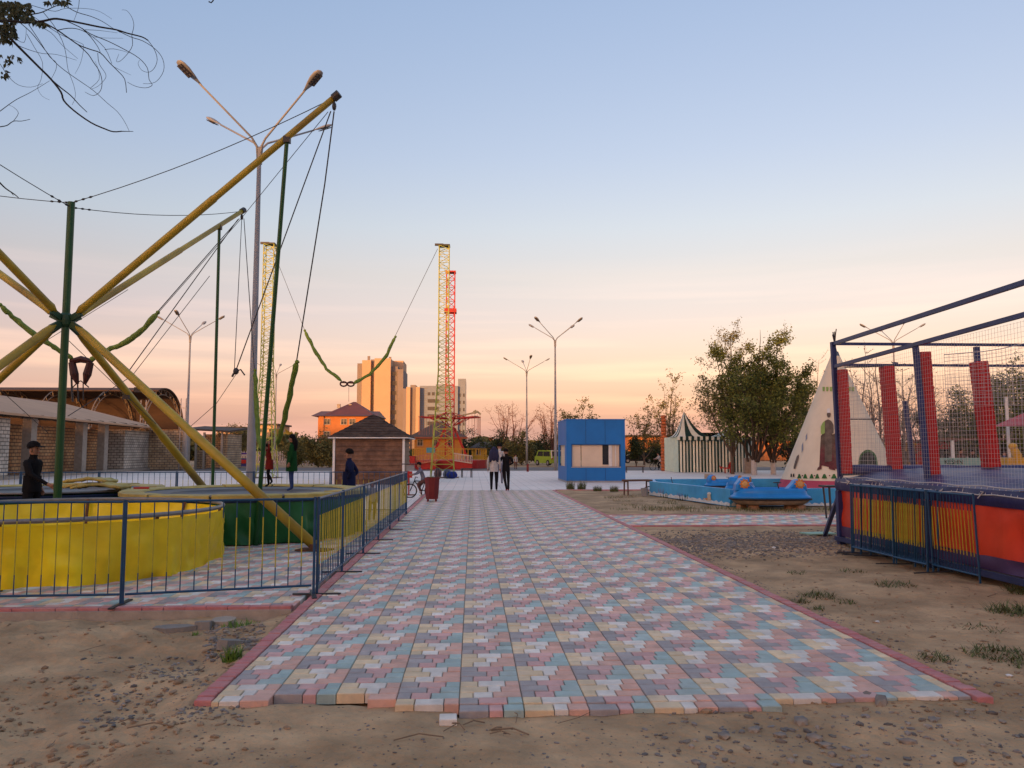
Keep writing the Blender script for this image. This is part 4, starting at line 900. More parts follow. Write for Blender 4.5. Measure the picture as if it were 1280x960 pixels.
# ------------------------------------------------------------------ striped tent
ty = 55.5; tx0, tx1 = XY(848,ty)[0], XY(941,ty)[0]; tyb = 59.6; tz = P(870,546,ty).z
m_tw = mat("white canvas", (.66,.70,.60), .85, .12, 3); m_tg = mat("dark green canvas", (.008,.035,.028), .85, .15, 3); m_tp = mat("pale green canvas", (.48,.60,.50), .85, .12, 3)
tn = thing("striped_tent", ((tx0+tx1)/2, 57.5, 0), "dark green and white striped fairground tent with peaked roof", "tent")
def tentwall(a, b, n, mats, name, amp=.035):
    a = Vector(a); b = Vector(b); d = b-a; nr = Vector((d.y, -d.x, 0)).normalized(); q = MB(); vs = []
    for i in range(n*2+1):
        for z in (0, .5, 1): vs.append(a+d*(i/(n*2))+nr*(amp*sin(i*pi/1.0+i*.7)+amp*.6*fbm(i*.3, z*2, 5))+Vector((0,0,.03+(tz-.03)*z)))
    for i in range(n*2):
        for j in range(2): q.mi = (i//1) % 2; q.add([], []); q.f.append((i*3+j, (i+1)*3+j, (i+1)*3+j+1, i*3+j+1)); q.m.append(q.mi)
    q.v = [tuple(v) for v in vs]; q.nofix = 1; return q.build(name, mats, tn)
tentwall((tx0,ty,0), (tx1,ty,0), 23, [m_tg, m_tw], "front_wall"); tentwall((tx0,tyb,0), (tx0,ty,0), 12, [m_tp, m_tp], "side_wall", .05); tentwall((tx1,ty,0), (tx1,tyb,0), 12, [m_tw, m_tg], "side_wall")
def peak(x0, x1, y0, y1, ax, az, name):
    q = MB(); n = 8; c = Vector((ax, y0+(y1-y0)*.3, az)); per = []
    for i in range(n): per.append(Vector((x0+(x1-x0)*i/n, y0, tz)))
    for i in range(n): per.append(Vector((x1, y0+(y1-y0)*i/n, tz)))
    for i in range(n): per.append(Vector((x1+(x0-x1)*i/n, y1, tz)))
    for i in range(n): per.append(Vector((x0, y1+(y0-y1)*i/n, tz)))
    k = len(per); vs = []; rows = 7
    for r in range(rows+1):
        t = r/rows
        for p in per: pp = p.lerp(c, t); pp.z = tz+(az-tz)*(t**2.0); vs.append(pp)
    q.v = [tuple(v) for v in vs]
    for r in range(rows):
        for j in range(k): q.f.append((r*k+j, r*k+(j+1) % k, (r+1)*k+(j+1) % k, (r+1)*k+j)); q.m.append((j//2) % 2)
    q.nofix = 1; return q.build(name, [m_tw, m_tg], tn)
peak(tx0-.15, XY(892,ty)[0], ty-.1, ty+2.0, XY(858,ty)[0], P(858,514,ty+.6).z, "roof_peak"); peak(XY(892,ty)[0], XY(926,ty)[0], ty-.1, ty+2.0, XY(917,ty)[0], P(917,530,ty+.6).z, "roof_peak")
q = MB()
for i in range(16):
    q.mi = i % 2; xa = tx0-.12+(XY(905,ty)[0]-tx0)*i/16; xb = tx0-.12+(XY(905,ty)[0]-tx0)*(i+1)/16; q.box2((xa,ty-.17,tz-.30 if i % 2 else tz-.22), (xb,ty-.14,tz+.02))
q.build("valance", [m_tw, m_tg], tn)
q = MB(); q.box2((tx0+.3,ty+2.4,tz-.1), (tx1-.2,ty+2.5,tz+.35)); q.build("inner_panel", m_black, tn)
# log patterned column
m_log = mat("orange log paint", (.42,.11,.03), .6, .3, 6); lc_ = Vector(at2(830,60.5)); lg = thing("log_column", lc_, "tall orange column of stacked rounded logs beside the tent", "column"); H_ = P(830,519,60.5).z; n_ = 17; k0 = None
for i in range(n_):
    z0 = H_*i/n_; dz_ = H_/n_; wv = .29*(1-.25*i/n_)
    q = MB(); q.lathe(lc_, [(0,z0+.005),(wv*.8,z0+.005),(wv,z0+dz_*.5),(wv*.8,z0+dz_-.005),(0,z0+dz_-.005)], 12); q.build("ring", m_log, lg, smooth=True)
# red chair ride toy and grey box in front of tent
rc = thing("red_ride_chair", at2(909,54), "small red metal ride seat standing before the striped tent", "ride"); c = Vector(at2(909,54))
q = MB(); q.box(c+Vector((0,0,.35)), (.5,.4,.08)); q.build("seat", m_red, rc); q = MB(); q.bar(c+Vector((.2,0,.3)), c+Vector((.32,0,.72)), .35,.06); q.build("backrest", m_red, rc); q = MB(); q.bar(c+Vector((-.5,0,.42)), c+Vector((-.2,0,.36)), .06); q.bar(c+Vector((-.5,-.15,.3)), c+Vector((-.5,.15,.5)), .05); q.build("handle", m_red, rc)
for sx in (-.18, .18): q = MB(); q.bar(c+Vector((sx,0,0)), c+Vector((sx,0,.33)), .07); q.build("leg", m_red, rc)
q = MB(); q.box2(tuple(Vector(at2(934.5,53.5))-Vector((.26,.2,0))), tuple(Vector(at2(934.5,53.5))+Vector((.26,.2,1.05)))); q.box(Vector(at2(934.5,53.5))+Vector((0,-.21,.5)), (.4,.02,.8)); tag(q.build("utility_box", m_conc, loc=at2(934.5,53.5)), "grey upright box between striped tent and whitewashed tree", "box")
q = MB(); c = Vector(at2(885,30.6)); q.lathe(c, [(0,0),(.16,0),(.16,.62),(.13,.62),(.13,.1),(0,.1)], 14); tag(q.build("grey_drum", m_conc, loc=c), "grey cylinder standing behind the painted pool", "drum")

# ------------------------------------------------------------------ pool
m_pool = mat("pool blue", (.035,.30,.62), .4, .2, 1.8, bump=.1, bscale=6, c2=(.06,.36,.66)); m_poolin = mat("pool lining", (.03,.24,.42), .4, .15, 2)
m_water = mat("pool water", (.02,.10,.17), .06, .1, 3, bump=.15, bscale=5)
A = G(812,619); B = G(913,633.5); Cq = G(1053,631.5); A2 = P(1150,631.5,21.9); wallh = .47
outl = [Vector((A.x,A.y,0)), Vector((B.x,B.y,0)), Vector((Cq.x,Cq.y,0)), Vector((14.5,22.9,0)), Vector((14.8,30.0,0)), Vector((A.x+.5,29.4,0))]
po = thing("pool", (9.5,26,0), "bright blue painted pool with white waves, starfish and plants on its wall", "pool"); cen = Vector((10,26,0))
for i in range(6):
    a, b = outl[i], outl[(i+1) % 6]; ia = a+(cen-a).normalized()*.22; ib = b+(cen-b).normalized()*.22
    q = MB(); q.add([a, b, b+Vector((0,0,wallh)), a+Vector((0,0,wallh)), ia, ib, ib+Vector((0,0,wallh)), ia+Vector((0,0,wallh))], [(0,1,2,3),(3,2,6,7),(7,6,5,4)]); q.build("pool_wall", m_pool, po)
q = MB(); q.add([p+Vector((0,0,.20))+(cen-p).normalized()*.2 for p in outl], [tuple(range(6))]); q.build("water", m_water, po)
def onwall(px, py, off=.012):
    r = ray(px, py); best = None
    for a, b in ((outl[0], outl[1]), (outl[1], outl[2])):
        n = Vector(((b-a).y, -(b-a).x, 0)).normalized(); t = (a-C0).dot(n)/r.dot(n); p = C0+r*t; u = (p-a).dot(b-a)/(b-a).length_squared
        if -.02 <= u <= 1.001: best = p-n*off*(1 if n.dot(r) > 0 else -1)
    return best
def wallpoly(pix, m, name, off=.012):
    pp = [onwall(x_, y_, off) for x_, y_ in pix]
    if any(p is None for p in pp): return
    q = MB(); q.add(pp, [tuple(range(len(pp)))]); q.nofix = 1; return q.build(name, m, po)
m_foam = mat("white foam paint", (.55,.62,.66), .6, .15); m_leaf = mat("painted leaf", (.02,.09,.03), .6, .3); m_or = mat("painted orange", (.55,.20,.04), .6, .2); m_pk = mat("painted violet", (.25,.2,.4), .6, .3)
for i in range(34):
    xa = 812+3*i; xb = xa+3.05
    if xa < 913 < xb: xb = 912.8
    if xb > 914: break
    by = lambda x_: 619+(x_-812)/101*14.2
    wallpoly([(xa, by(xa)-.6), (xb, by(xb)-.6), (xb, by(xb)-4.5-1.5*sin(xb*.9)), (xa, by(xa)-4.5-1.5*sin(xa*.9))], m_foam, "painted_wave")
for xa in np.arange(914, 1052, 3.05):
    wallpoly([(xa, 632.2), (xa+3.05, 632.2), (xa+3.05, 629+1.2*sin((xa+3.05)*.8)), (xa, 629+1.2*sin(xa*.8))], m_foam, "painted_wave")
for bx, by_, m_, s in ((829,622,m_leaf,1),(832,622,m_leaf,.7),(853,625,m_black,1),(856,624,m_leaf,.9),(850,621,m_pk,.7),(826,616,m_pk,.8)):
    for k in range(3): wallpoly([(bx-3*s+3*s*k, by_), (bx-1.4*s+3*s*k, by_), (bx-4*s+4.2*s*k, by_-8*s)], m_, "painted_plant")
star = [(884+ (7 if k % 2 == 0 else 3)*cos(k*pi/5), 624+(2.4 if k % 2 == 0 else 1.2)*sin(k*pi/5)) for k in range(10)]; wallpoly(star, m_or, "painted_starfish")
wallpoly([(885,626),(889,626),(889,617.5),(885,617.5)], mat("painted cream", (.5,.42,.3), .6), "painted_diver", .02); wallpoly([(885+2.6*cos(k*pi/4)+2, 617+2*sin(k*pi/4)) for k in range(8)], m_foam, "painted_diver", .016)
# paddle boats
m_boat = mat("boat blue", (.008,.19,.55), .35, .15, 2); m_boatd = mat("boat rubbing strake", (.01,.01,.02), .6); m_boatb = mat("boat pale hull", (.24,.19,.15), .6, .3)
def make_boat():
    root = thing("paddle_boat", (0,0,0), "x", "paddle boat", "blue children's paddle boats at the pool"); L_ = 1.06; n = 20; m_ = 14
    def ring(z, f, zz=None):
        return [Vector((L_*f*math.copysign(abs(cos(2*pi*j/28))**.7, cos(2*pi*j/28)), .52*f*math.copysign(abs(sin(2*pi*j/28))**.7, sin(2*pi*j/28)), z)) for j in range(28)]
    def shell(prof, name, m):
        q = MB(); vs = []
        for z, f in prof: vs += ring(z, f)
        q.add(vs, [(i*28+j, i*28+(j+1) % 28, (i+1)*28+(j+1) % 28, (i+1)*28+j) for i in range(len(prof)-1) for j in range(28)]+[tuple(range(28))[::-1]]); return q.build(name, m, root, smooth=True)
    shell([(.0,.80),(.06,.90),(.12,.96)], "hull", m_boatb); shell([(.12,.96),(.12,1.01),(.165,1.01),(.165,.97)], "strake", m_boatd)
    shell([(.165,.99),(.21,.97),(.25,.92),(.25,.90),(.33,.88),(.39,.86),(.43,.80),(.40,.74),(.27,.70),(.25,.0)], "deck", m_boat)
    for s, hh in ((-1,.70),(1,.66)):
        q = MB(); o = [Vector((s*.42,-.0,.40)), Vector((s*.58,0,.56)), Vector((s*.62,0,hh-.04)), Vector((s*.70,0,hh)), Vector((s*.80,0,hh-.03)), Vector((s*.92,0,.52)), Vector((s*.95,0,.36)), Vector((s*.6,0,.34))]
        vs = []
        for y, f in ((-.22,.80),(-.14,1),(.14,1),(.22,.80)):
            cc = sum(o, Vector())/len(o); vs += [cc+(p-cc)*f+Vector((0,y,0)) for p in o]
        k = len(o); q.add(vs, [(i*k+j, i*k+(j+1) % k, (i+1)*k+(j+1) % k, (i+1)*k+j) for i in range(3) for j in range(k)]+[tuple(range(k))[::-1], tuple(3*k+j for j in range(k))]); fn = q.build("raised_end", m_boat, root, smooth=False)
        q = MB(); c = Vector((s*.72,-.235,.54)); v_ = [c]+[c+Vector(((.15 if j % 2 else .10)*cos(j*pi/9), 0, (.15 if j % 2 else .10)*sin(j*pi/9))) for j in range(18)]
        q.add(v_+[p+Vector((0,.02,0)) for p in v_], [(0,j+1,(j+1) % 18+1) for j in range(18)]+[(j+1,(j+1) % 18+1,19+(j+1) % 18+1,19+j+1) for j in range(18)]); q.build("sun_emblem", m_or, fn)
        q = MB(); q.ell(c-Vector((0,.012,0)), (.075,.014,.075), 12, 6); q.build("sun_face", mat("sun face", (.55,.32,.12), .5) if s < 0 else bpy.data.materials["sun face"], fn)
    q = MB(); q.box((0,0,.36), (.4,.4,.05)); q.build("seat", m_boat, root)
    q = MB(); q.poly([(.25,-.0,.35),(.2,0,.55)], .015, 6); q.poly([(.2+.1*cos(a*pi/6), .1*sin(a*pi/6), .57) for a in range(13)], .012, 5, cap=False); q.build("steering_wheel", m_dark, root)
    return root
bt = make_boat(); c = Vector(at2(961,20.9)); bt.location = (c.x, c.y, .10); bt.rotation_euler = (0,0,R(-4)); bt['label'] = "blue paddle boat with orange sun faces resting outside the pool on bricks"
for px, Y, rz, lab in ((924,26.3,50,"blue paddle boat floating in the pool, nearer the middle"),(905,28.3,12,"blue paddle boat floating at the pool's far left side")):
    c = at2(px, Y); place(bt, (c[0], c[1], .16), R(rz), lab, scale=.72)
m_brick = mat("loose brick", (.36,.22,.15), .9, .25, 6, bump=.4)
for i, (px, Y) in enumerate(((940,20.75),(985,20.8),(998,20.7),(925,21.0))):
    q = MB(); c = Vector(at2(px,Y)); q.box(c+Vector((0,0,.03)), (.25,.14,.12), .2*i); tag(q.build("support_brick", m_brick, loc=c), ["loose brick under the left part of the blue paddle boat outside the pool","loose brick under the middle right of the blue paddle boat","rightmost loose brick peeping out under the blue paddle boat","leftmost loose brick by the paddle boat's nose"][i], "brick", "bricks under the paddle boat")
# ------------------------------------------------------------------ teepee
tb_ = Vector(at2(1048,28.0)); tr = 2.12; th = P(1050,437,28).z; m_can = mat("cream canvas", (.66,.58,.44), .85, .10, 1.2, bump=.25, bscale=6); m_canp = mat("pink canvas", (.40,.06,.11), .8, .15, 2); m_pg = mat("painted green", (.03,.12,.03), .8, .3, 6); m_pb = mat("painted brown red", (.12,.028,.030), .8, .4, 5, c2=(.10,.07,.05)); m_pgr = mat("painted grey brown", (.12,.09,.07), .8, .4, 5); m_plg = mat("painted light green", (.25,.36,.10), .8, .2)
tp = thing("teepee", tb_, "tall cream teepee with pink base band and a painted robed figure", "teepee")
def rc_(z): return tr*(1-z/th)+.06
q = MB(); n = 40; q.lathe(tb_, [(rc_(z), z) for z in (.50,1,1.6,2.3,3,3.7,4.4,th-.35,th-.12)], n); q.build("canvas", m_can, tp, smooth=True)
q = MB(); q.lathe(tb_, [(rc_(0)+.012,.0),(rc_(.5)+.012,.50)], n); q.build("pink_band", m_canp, tp, smooth=True)
q = MB(); q.lathe(tb_, [(rc_(th-.3)+.01,th-.35),(rc_(th-.1)+.01,th-.08)], 20); q.build("top_band", mat("slate blue", (.08,.12,.17), .7), tp)
for k in range(5): a = 2*pi*k/5; q = MB(); q.bar(tb_+Vector((.10*cos(a),.10*sin(a),th-.3)), tb_+Vector((-.07*cos(a),-.07*sin(a),th+.55+.1*(k % 3))), .03); q.build("pole", m_dark, tp)
def oncone(px, py, off=.02):
    r = ray(px, py).normalized(); o = C0-tb_; k = tr/th; R0 = tr+.06+off
    # x^2+y^2 = (R0 - k z)^2
    a = r.x**2+r.y**2-(k*r.z)**2; b = 2*(o.x*r.x+o.y*r.y+k*r.z*(R0-k*o.z)); c = o.x**2+o.y**2-(R0-k*o.z)**2
    D = b*b-4*a*c
    if D < 0: return None
    t = (-b-math.sqrt(D))/(2*a); return C0+r*t
def conepoly(pix, m, name, off=.02):
    pp = [oncone(x_, y_, off) for x_, y_ in pix]
    if any(p is None for p in pp): return None
    q = MB(); q.add(pp, [tuple(range(len(pp)))]); q.nofix = 1; return q.build(name, m, tp)
def strip(cols, m, name, off=.02):     # cols: (x, ytop, ybot)
    for (xa, ta, ba), (xb, tb2, bb) in zip(cols[:-1], cols[1:]): conepoly([(xa,ba),(xb,bb),(xb,tb2),(xa,ta)], m, name, off)
strip([(1024,584,586),(1026,545,582),(1029,541,582),(1033,540,583),(1037,541,584),(1041,543,585),(1045,541,586),(1048,549,586)], m_pb, "painted_robe")
strip([(1031,543,578),(1034,540,577),(1037,541,577),(1040,545,576)], m_pgr, "painted_tunic", .03)
strip([(1028,531,541),(1031,526,543),(1035,524,544),(1039,526,543),(1042,531,541)], m_pgr, "painted_torso", .03); strip([(1026,533,542),(1028.5,528,543),(1031,526,541)], m_plg, "painted_sash", .04)
conepoly([(1036+2.6*cos(k*pi/4), 518+4*sin(k*pi/4)) for k in range(8)], m_pgr, "painted_head", .03); conepoly([(1034,516),(1038,516),(1037,510),(1033.5,511)], m_white, "painted_feather", .04)
conepoly([(1022,585),(1027,580),(1027,586),(1021,588)], m_pb, "painted_foot", .03); conepoly([(1036,583),(1044,586),(1044,588),(1036,586)], m_pb, "painted_foot", .03)
for xc in (999, 1006.5, 1014.5, 1021.5, 1030.5, 1042.5): s = 3.6 if xc > 1026 else 2.8; conepoly([(xc-s,598),(xc+s,598),(xc+s*.3,592.5),(xc-s*.3,592.5)], m_pg, "painted_triangle")
for xc in (989,992): conepoly([(xc-1,596),(xc+1,596),(xc+.6,592),(xc-.6,592)], m_black, "painted_triangle")
for xc in (1003,1018,1037): conepoly([(xc+.9*cos(k*pi/3), 594.5+.9*sin(k*pi/3)) for k in range(6)], m_pb, "painted_dot")
strip([(992,583,586),(994,576,586),(996,570,580),(998.5,568,572)], m_pgr, "painted_feather")
strip([(1002,557,566),(1004,552,562)], mat("painted blue grey", (.22,.25,.32), .8), "painted_feather"); strip([(1007,545,552),(1009,541,548)], bpy.data.materials["painted blue grey"], "painted_feather")
for i in range(13):
    xc = 1029.5+4.6*i; conepoly([(xc-1.6,483.5),(xc+1.6,483.5),(xc+1.2,489),(xc-1.2,489)], m_plg, "painted_mark")
conepoly([(1073,584)]+[(1085+12*cos(pi-k*pi/8), 578-16*sin(k*pi/8)) for k in range(9)]+[(1097,584)], m_pg, "door_rim", .02); conepoly([(1075,584)]+[(1085+10*cos(pi-k*pi/8), 578-13*sin(k*pi/8)) for k in range(9)]+[(1095,584)], mat("dark inside", (.03,.035,.03), .9), "door_opening", .035)
strip([(1093,528,538),(1096,523,541),(1099,526,542)], m_pgr, "painted_shield", .03)
# ------------------------------------------------------------------ carousel with the red mast, farther down the walk
m_cr = mat("fairground red", (.36,.012,.012), .5, .2, 3); m_cy = mat("fairground yellow", (.48,.27,.02), .5, .2, 3); m_cp = mat("salmon rail paint", (.45,.17,.10), .5, .2)
cc = Vector(XY(562,72)+(0,)); cs = thing("swing_carousel", cc, "red swing carousel with lattice mast, spreading arms and fenced red platform", "carousel")
zt = P(562,341,72).z
q_up = []
for sx, sy in ((-1,-1),(1,-1),(1,1),(-1,1)):
    q = MB(); q.bar(cc+Vector((.38*sx,.38*sy,1)), cc+Vector((.38*sx,.38*sy,zt)), .09); q.build("mast_upright", m_cr, cs)
ns_ = 26
for i in range(ns_):
    za = 1+(zt-1)*i/ns_; zb = 1+(zt-1)*(i+1)/ns_
    q = MB()
    for k, (a, b) in enumerate((((-1,-1),(1,-1)), ((1,-1),(1,1)), ((1,1),(-1,1)), ((-1,1),(-1,-1)))):
        if i % 2: a, b = b, a
        q.bar(cc+Vector((.38*a[0],.38*a[1],za)), cc+Vector((.38*b[0],.38*b[1],zb)), .055); q.bar(cc+Vector((.38*a[0],.38*a[1],zb)), cc+Vector((.38*b[0],.38*b[1],zb)), .045)
    q.build("mast_brace", m_cr, cs)
q = MB(); q.box(cc+Vector((0,0,zt+.05)), (.95,.95,.12)); q.build("mast_cap", m_cr, cs); q = MB(); q.box(cc+Vector((0,0,P(560,389,72).z)), (1.1,1.0,.35)); q.build("mast_collar", m_cr, cs)
za = P(562,522,72).z
for k in range(8):
    a = 2*pi*k/8+.25; d = Vector((cos(a), sin(a), 0)); q = MB(); e = cc+d*2.75+Vector((0,0,za+.05)); s = cc+d*.5+Vector((0,0,za-.1)); q.bar(s, e, .13); q.bar(s-Vector((0,0,.6)), cc+d*1.8+Vector((0,0,za-.08)), .07); q.bar(s+Vector((0,0,.5)), cc+d*1.6+Vector((0,0,za)), .06); arm = q.build("arm", m_cr, cs)
    q = MB()
    for u in (-.35, 0, .35):
        ex = e+Vector((-d.y, d.x, 0))*u; q.tube(ex, ex-Vector((0,0,1.6)), .014, n=4)
    q.bar(e+Vector((-d.y, d.x, 0))*.4, e-Vector((-d.y, d.x, 0))*.4, .08); q.build("chains", m_cp, arm)
q = MB(); q.bar(P(575,520,72), P(592,516,72), .14); q.bar(P(592,516,72), P(596,514,72), .3); q.bar(P(596,514,72), P(601,518,72), .16); q.build("long_boom", mat("pale yellow paint", (.42,.36,.20), .6), cs)
for x_ in (590,593.5,597,600): q = MB(); q.tube(P(x_,518,72), P(x_,546,72), .016, n=4); q.build("chain", m_cp, cs)
for sx in (-1, 1):
    q = MB(); q.bar(P(562+sx*6,535,72), P(562+sx*24,577,72), .2); q.build("strut", m_cr, cs)
R1 = P(610,580,70).x-cc.x
q = MB(); q.lathe(cc, [(0,0),(R1,0),(R1,.72),(0,.78)], 16); q.build("platform", m_cr, cs)
q = MB()
for k in range(48): a = 2*pi*k/48; b = 2*pi*(k+1)/48; p = cc+Vector((cos(a), sin(a), 0))*(R1-.1); p2 = cc+Vector((cos(b), sin(b), 0))*(R1-.1); q.bar(p+Vector((0,0,.7)), p+Vector((0,0,1.7)), .05); q.bar(p+Vector((0,0,1.7)), p2+Vector((0,0,1.7)), .06); q.bar(p+Vector((0,0,1.1)), p2+Vector((0,0,1.1)), .05)
q.build("fence", m_cy, cs)
def ramp_(x0, x1, ya, yb, mm, name):
    a0, a1 = P(x0, ya[0], 66.5), P(x1, ya[1], 66.5); b0, b1 = P(x0, yb[0], 66.5), P(x1, yb[1], 66.5); q = MB(); q.bar(a0, a1, .08); q.bar(b0, b1, .08)
    for i in range(13): t = i/12; q.bar(a0.lerp(a1, t), b0.lerp(b1, t), .055)
    q.build(name, mm, cs)
ramp_(520,545,(570.5,566.5),(580,576),m_cp,"ramp_railing"); ramp_(567,590,(566.5,570),(575.5,579),mat("pale rail", (.5,.42,.36), .6),"ramp_railing")
for x0, x1 in ((520,545),(567,590)): q = MB(); a = P(x0,580 if x0 == 520 else 576,66.7); b = P(x1,576 if x0 == 520 else 579,66.7); q.prism([(a.x,66.6,.0),(b.x,66.6,.0),(b.x,66.6,b.z),(a.x,66.6,a.z)], (0,2,0)); q.build("ramp", m_cr, cs)
q = MB(); q.box2(tuple(P(508,582,66)), tuple(P(519.5,570,66.8))); tag(q.build("red_crate", m_cr, loc=P(514,580,66)), "plain red box at the left end of the carousel's front", "box")
q = MB(); q.box2((P(533,566,67).x,66.9,P(533,566,67).z), (P(544,560,67).x,67.0,P(533,559.5,67).z)); tag(q.build("teal_panel", mat("teal paint", (.06,.25,.32), .6), loc=P(538,563,67)), "small teal panel fixed on the carousel's yellow fence", "panel")

# ------------------------------------------------------------------ buildings
m_orw = mat("orange wall", (.45,.17,.055), .85, .1, .8); m_tan = mat("tan facade", (.50,.34,.22), .85, .08, .2); m_tand = mat("grey brown facade", (.22,.19,.18), .85, .1, .2); m_rfb = mat("brown metal roof", (.13,.035,.022), .6, .2, 1); m_gfc = mat("shaded grey panel facade", (.20,.24,.30), .7, .1, .3); m_win = mat("far window", (.05,.055,.065), .15, .2)  # office front's shade is put into m_gfc as a darker, cooler grey
m_hdark = mat("roof brown dark", (.065,.045,.038), .8, .25, 1)
def wnd(root, x0, x1, z0, z1, y, frame=m_white, cr=False):
    f = MB(); f.box2((x0-.09,y-.05,z0-.09), (x1+.09,y+.02,z1+.09)); fo = f.build("window", frame, root)
    p = MB(); p.box2((x0,y-.062,z0), (x1,y-.052,z1)); p.build("pane", m_win, fo); 
    if cr: p = MB(); p.box2(((x0+x1)/2-.03,y-.075,z0), ((x0+x1)/2+.03,y-.064,z1)); p.box2((x0,y-.075,z0+(z1-z0)*.62), ((x0+x1)/2-.031,y-.064,z0+(z1-z0)*.62+.05)); p.box2(((x0+x1)/2+.031,y-.075,z0+(z1-z0)*.62), (x1,y-.064,z0+(z1-z0)*.62+.05)); p.build("glazing_bar", frame, fo)
def hip(root, x0, x1, y0, y1, z, zr, m, o=.5, ridge=.3):
    q = MB(); xm0 = x0+(x1-x0)*(.5-ridge/2); xm1 = x0+(x1-x0)*(.5+ridge/2); ym = (y0+y1)/2
    q.add([(x0-o,y0-o,z),(x1+o,y0-o,z),(x1+o,y1+o,z),(x0-o,y1+o,z),(xm0,ym,zr),(xm1,ym,zr)], [(0,1,5,4),(1,2,5),(2,3,4,5),(3,0,4),(3,2,1,0)]); r_ = q.build("roof", m, root)
    q = MB(); q.box2((x0-o,y0-o-.03,z-.22), (x1+o,y0-o,z+.02)); q.build("gutter", m_rfb, r_); return r_
# orange house
Y = 100; X = lambda p, Y=100: P(p, 560, Y).x; Z = lambda p, Y=100: P(600, p, Y).z
oh = thing("house", (X(430), Y+5, 0), "two storey orange house with brown hip roof left of the tall block", "house")
q = MB(); q.box2((X(398),Y,0), (X(470),Y+10,Z(521))); q.box2((X(391),Y+3,0), (X(398)-.01,Y+10,Z(521))); q.build("wall", m_orw, oh)
hip(oh, X(406), X(462), Y+1, Y+10, Z(520), Z(499.5), m_rfb, .6, .06); q = MB(); q.add([(X(389),Y-.6,Z(520.5)),(X(472),Y-.6,Z(520.5)),(X(468),Y+5,Z(512)),(X(391),Y+5,Z(512)),(X(389),Y+10,Z(520.5)),(X(472),Y+10,Z(520.5))], [(0,1,2,3),(3,2,5,4),(0,3,4),(1,5,2),(4,5,1,0)]); q.build("roof", m_rfb, oh)
for xa in (405,426,436.5): wnd(oh, X(xa), X(xa+6.5), Z(530.5), Z(524.5), Y, m_orw if False else m_conc, True)
for xa in (405,426,436.5): wnd(oh, X(xa), X(xa+6.5), Z(548), Z(540), Y, m_conc, True)
q = MB(); q.add([(X(402),Y-3,Z(549)),(X(440),Y-3,Z(549)),(X(440),Y-.02,Z(545)),(X(402),Y-.02,Z(545))], [(0,1,2,3)]); q.add([(X(402),Y-3,Z(550.5)),(X(440),Y-3,Z(550.5)),(X(440),Y-.02,Z(546.5)),(X(402),Y-.02,Z(546.5))], [(3,2,1,0)]); q.build("porch_roof", m_rfb, oh)
for xx in (X(430), X(415)): q = MB(); q.box2((xx-.2,Y+4.3,Z(508)), (xx+.2,Y+4.7,Z(503))); q.build("vent", m_conc, oh)
# tall slab block
Y = 200; tbk = thing("apartment_tower", (P(474,560,Y).x, Y+8, 0), "tallest tan apartment block glowing orange, stepped with dark window strips", "building")
def blk(x0, x1, ztop, y0, y1, m, root, name="wall"): q = MB(); q.box2((P(x0,560,y0).x,y0,0), (P(x1,560,y0).x,y1,P(600,ztop,y0).z)); return q.build(name, m, root)
blk(445,452,455,203,214,m_tand,tbk); blk(451,462,451,201,216,m_tan,tbk); blk(462.1,466.5,450,202.2,215,m_tand,tbk,"stair_strip"); blk(466.6,487,448.5,200,216,m_tan,tbk); blk(487.1,496,458.5,202,215,m_tand,tbk,"stair_strip"); blk(496.1,503,462,201,214,m_tand,tbk); blk(487,503,451.5,206,216,m_tan,tbk)
for z in np.arange(465, 556, 12): 
    f = lambda p, yy: P(p, 560, yy).x
    wnd(tbk, f(462.8,202.2), f(465.8,202.2), P(600,z+4.5,202).z, P(600,z,202).z, 202.2, m_tand); wnd(tbk, f(488.3,202), f(494.5,202), P(600,z+5,202).z, P(600,z,202).z, 202, m_tand)
for xx, zz in ((461,446),(487.5,447),(497,461)): q = MB(); a = P(xx,zz+2,205); q.box2((a.x-.3,204.8,a.z-1), (a.x+.3,205.4,a.z+.6)); q.build("roof_post", m_tand, tbk)
# grey office block
gb = thing("office_block", (P(545,560,200).x, 208, 0), "grey panelled block with long dark window bands behind the lattice tower", "building")
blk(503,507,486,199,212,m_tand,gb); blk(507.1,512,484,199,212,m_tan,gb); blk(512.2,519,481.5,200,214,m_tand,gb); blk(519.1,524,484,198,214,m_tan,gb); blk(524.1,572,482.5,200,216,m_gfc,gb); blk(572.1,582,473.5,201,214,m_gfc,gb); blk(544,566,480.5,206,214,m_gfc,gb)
f = lambda p, yy=200: P(p, 560, yy).x
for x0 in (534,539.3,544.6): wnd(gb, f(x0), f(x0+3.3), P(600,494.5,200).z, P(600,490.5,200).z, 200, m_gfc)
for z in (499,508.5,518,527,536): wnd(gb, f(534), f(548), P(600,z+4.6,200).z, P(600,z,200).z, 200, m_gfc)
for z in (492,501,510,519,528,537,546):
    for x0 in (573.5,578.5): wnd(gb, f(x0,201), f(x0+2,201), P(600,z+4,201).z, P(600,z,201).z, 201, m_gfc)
for z in np.arange(494, 560, 9.2): wnd(gb, f(508.8), f(510.8), P(600,z+4,200).z, P(600,z,200).z, 200, m_tan)
for z in np.arange(486, 560, 3.0): q = MB(); q.box2((f(524.2),199.93,P(600,z,200).z), (f(533.5),199.99,P(600,z-.4,200).z)); q.build("panel_joint", m_tand, gb)
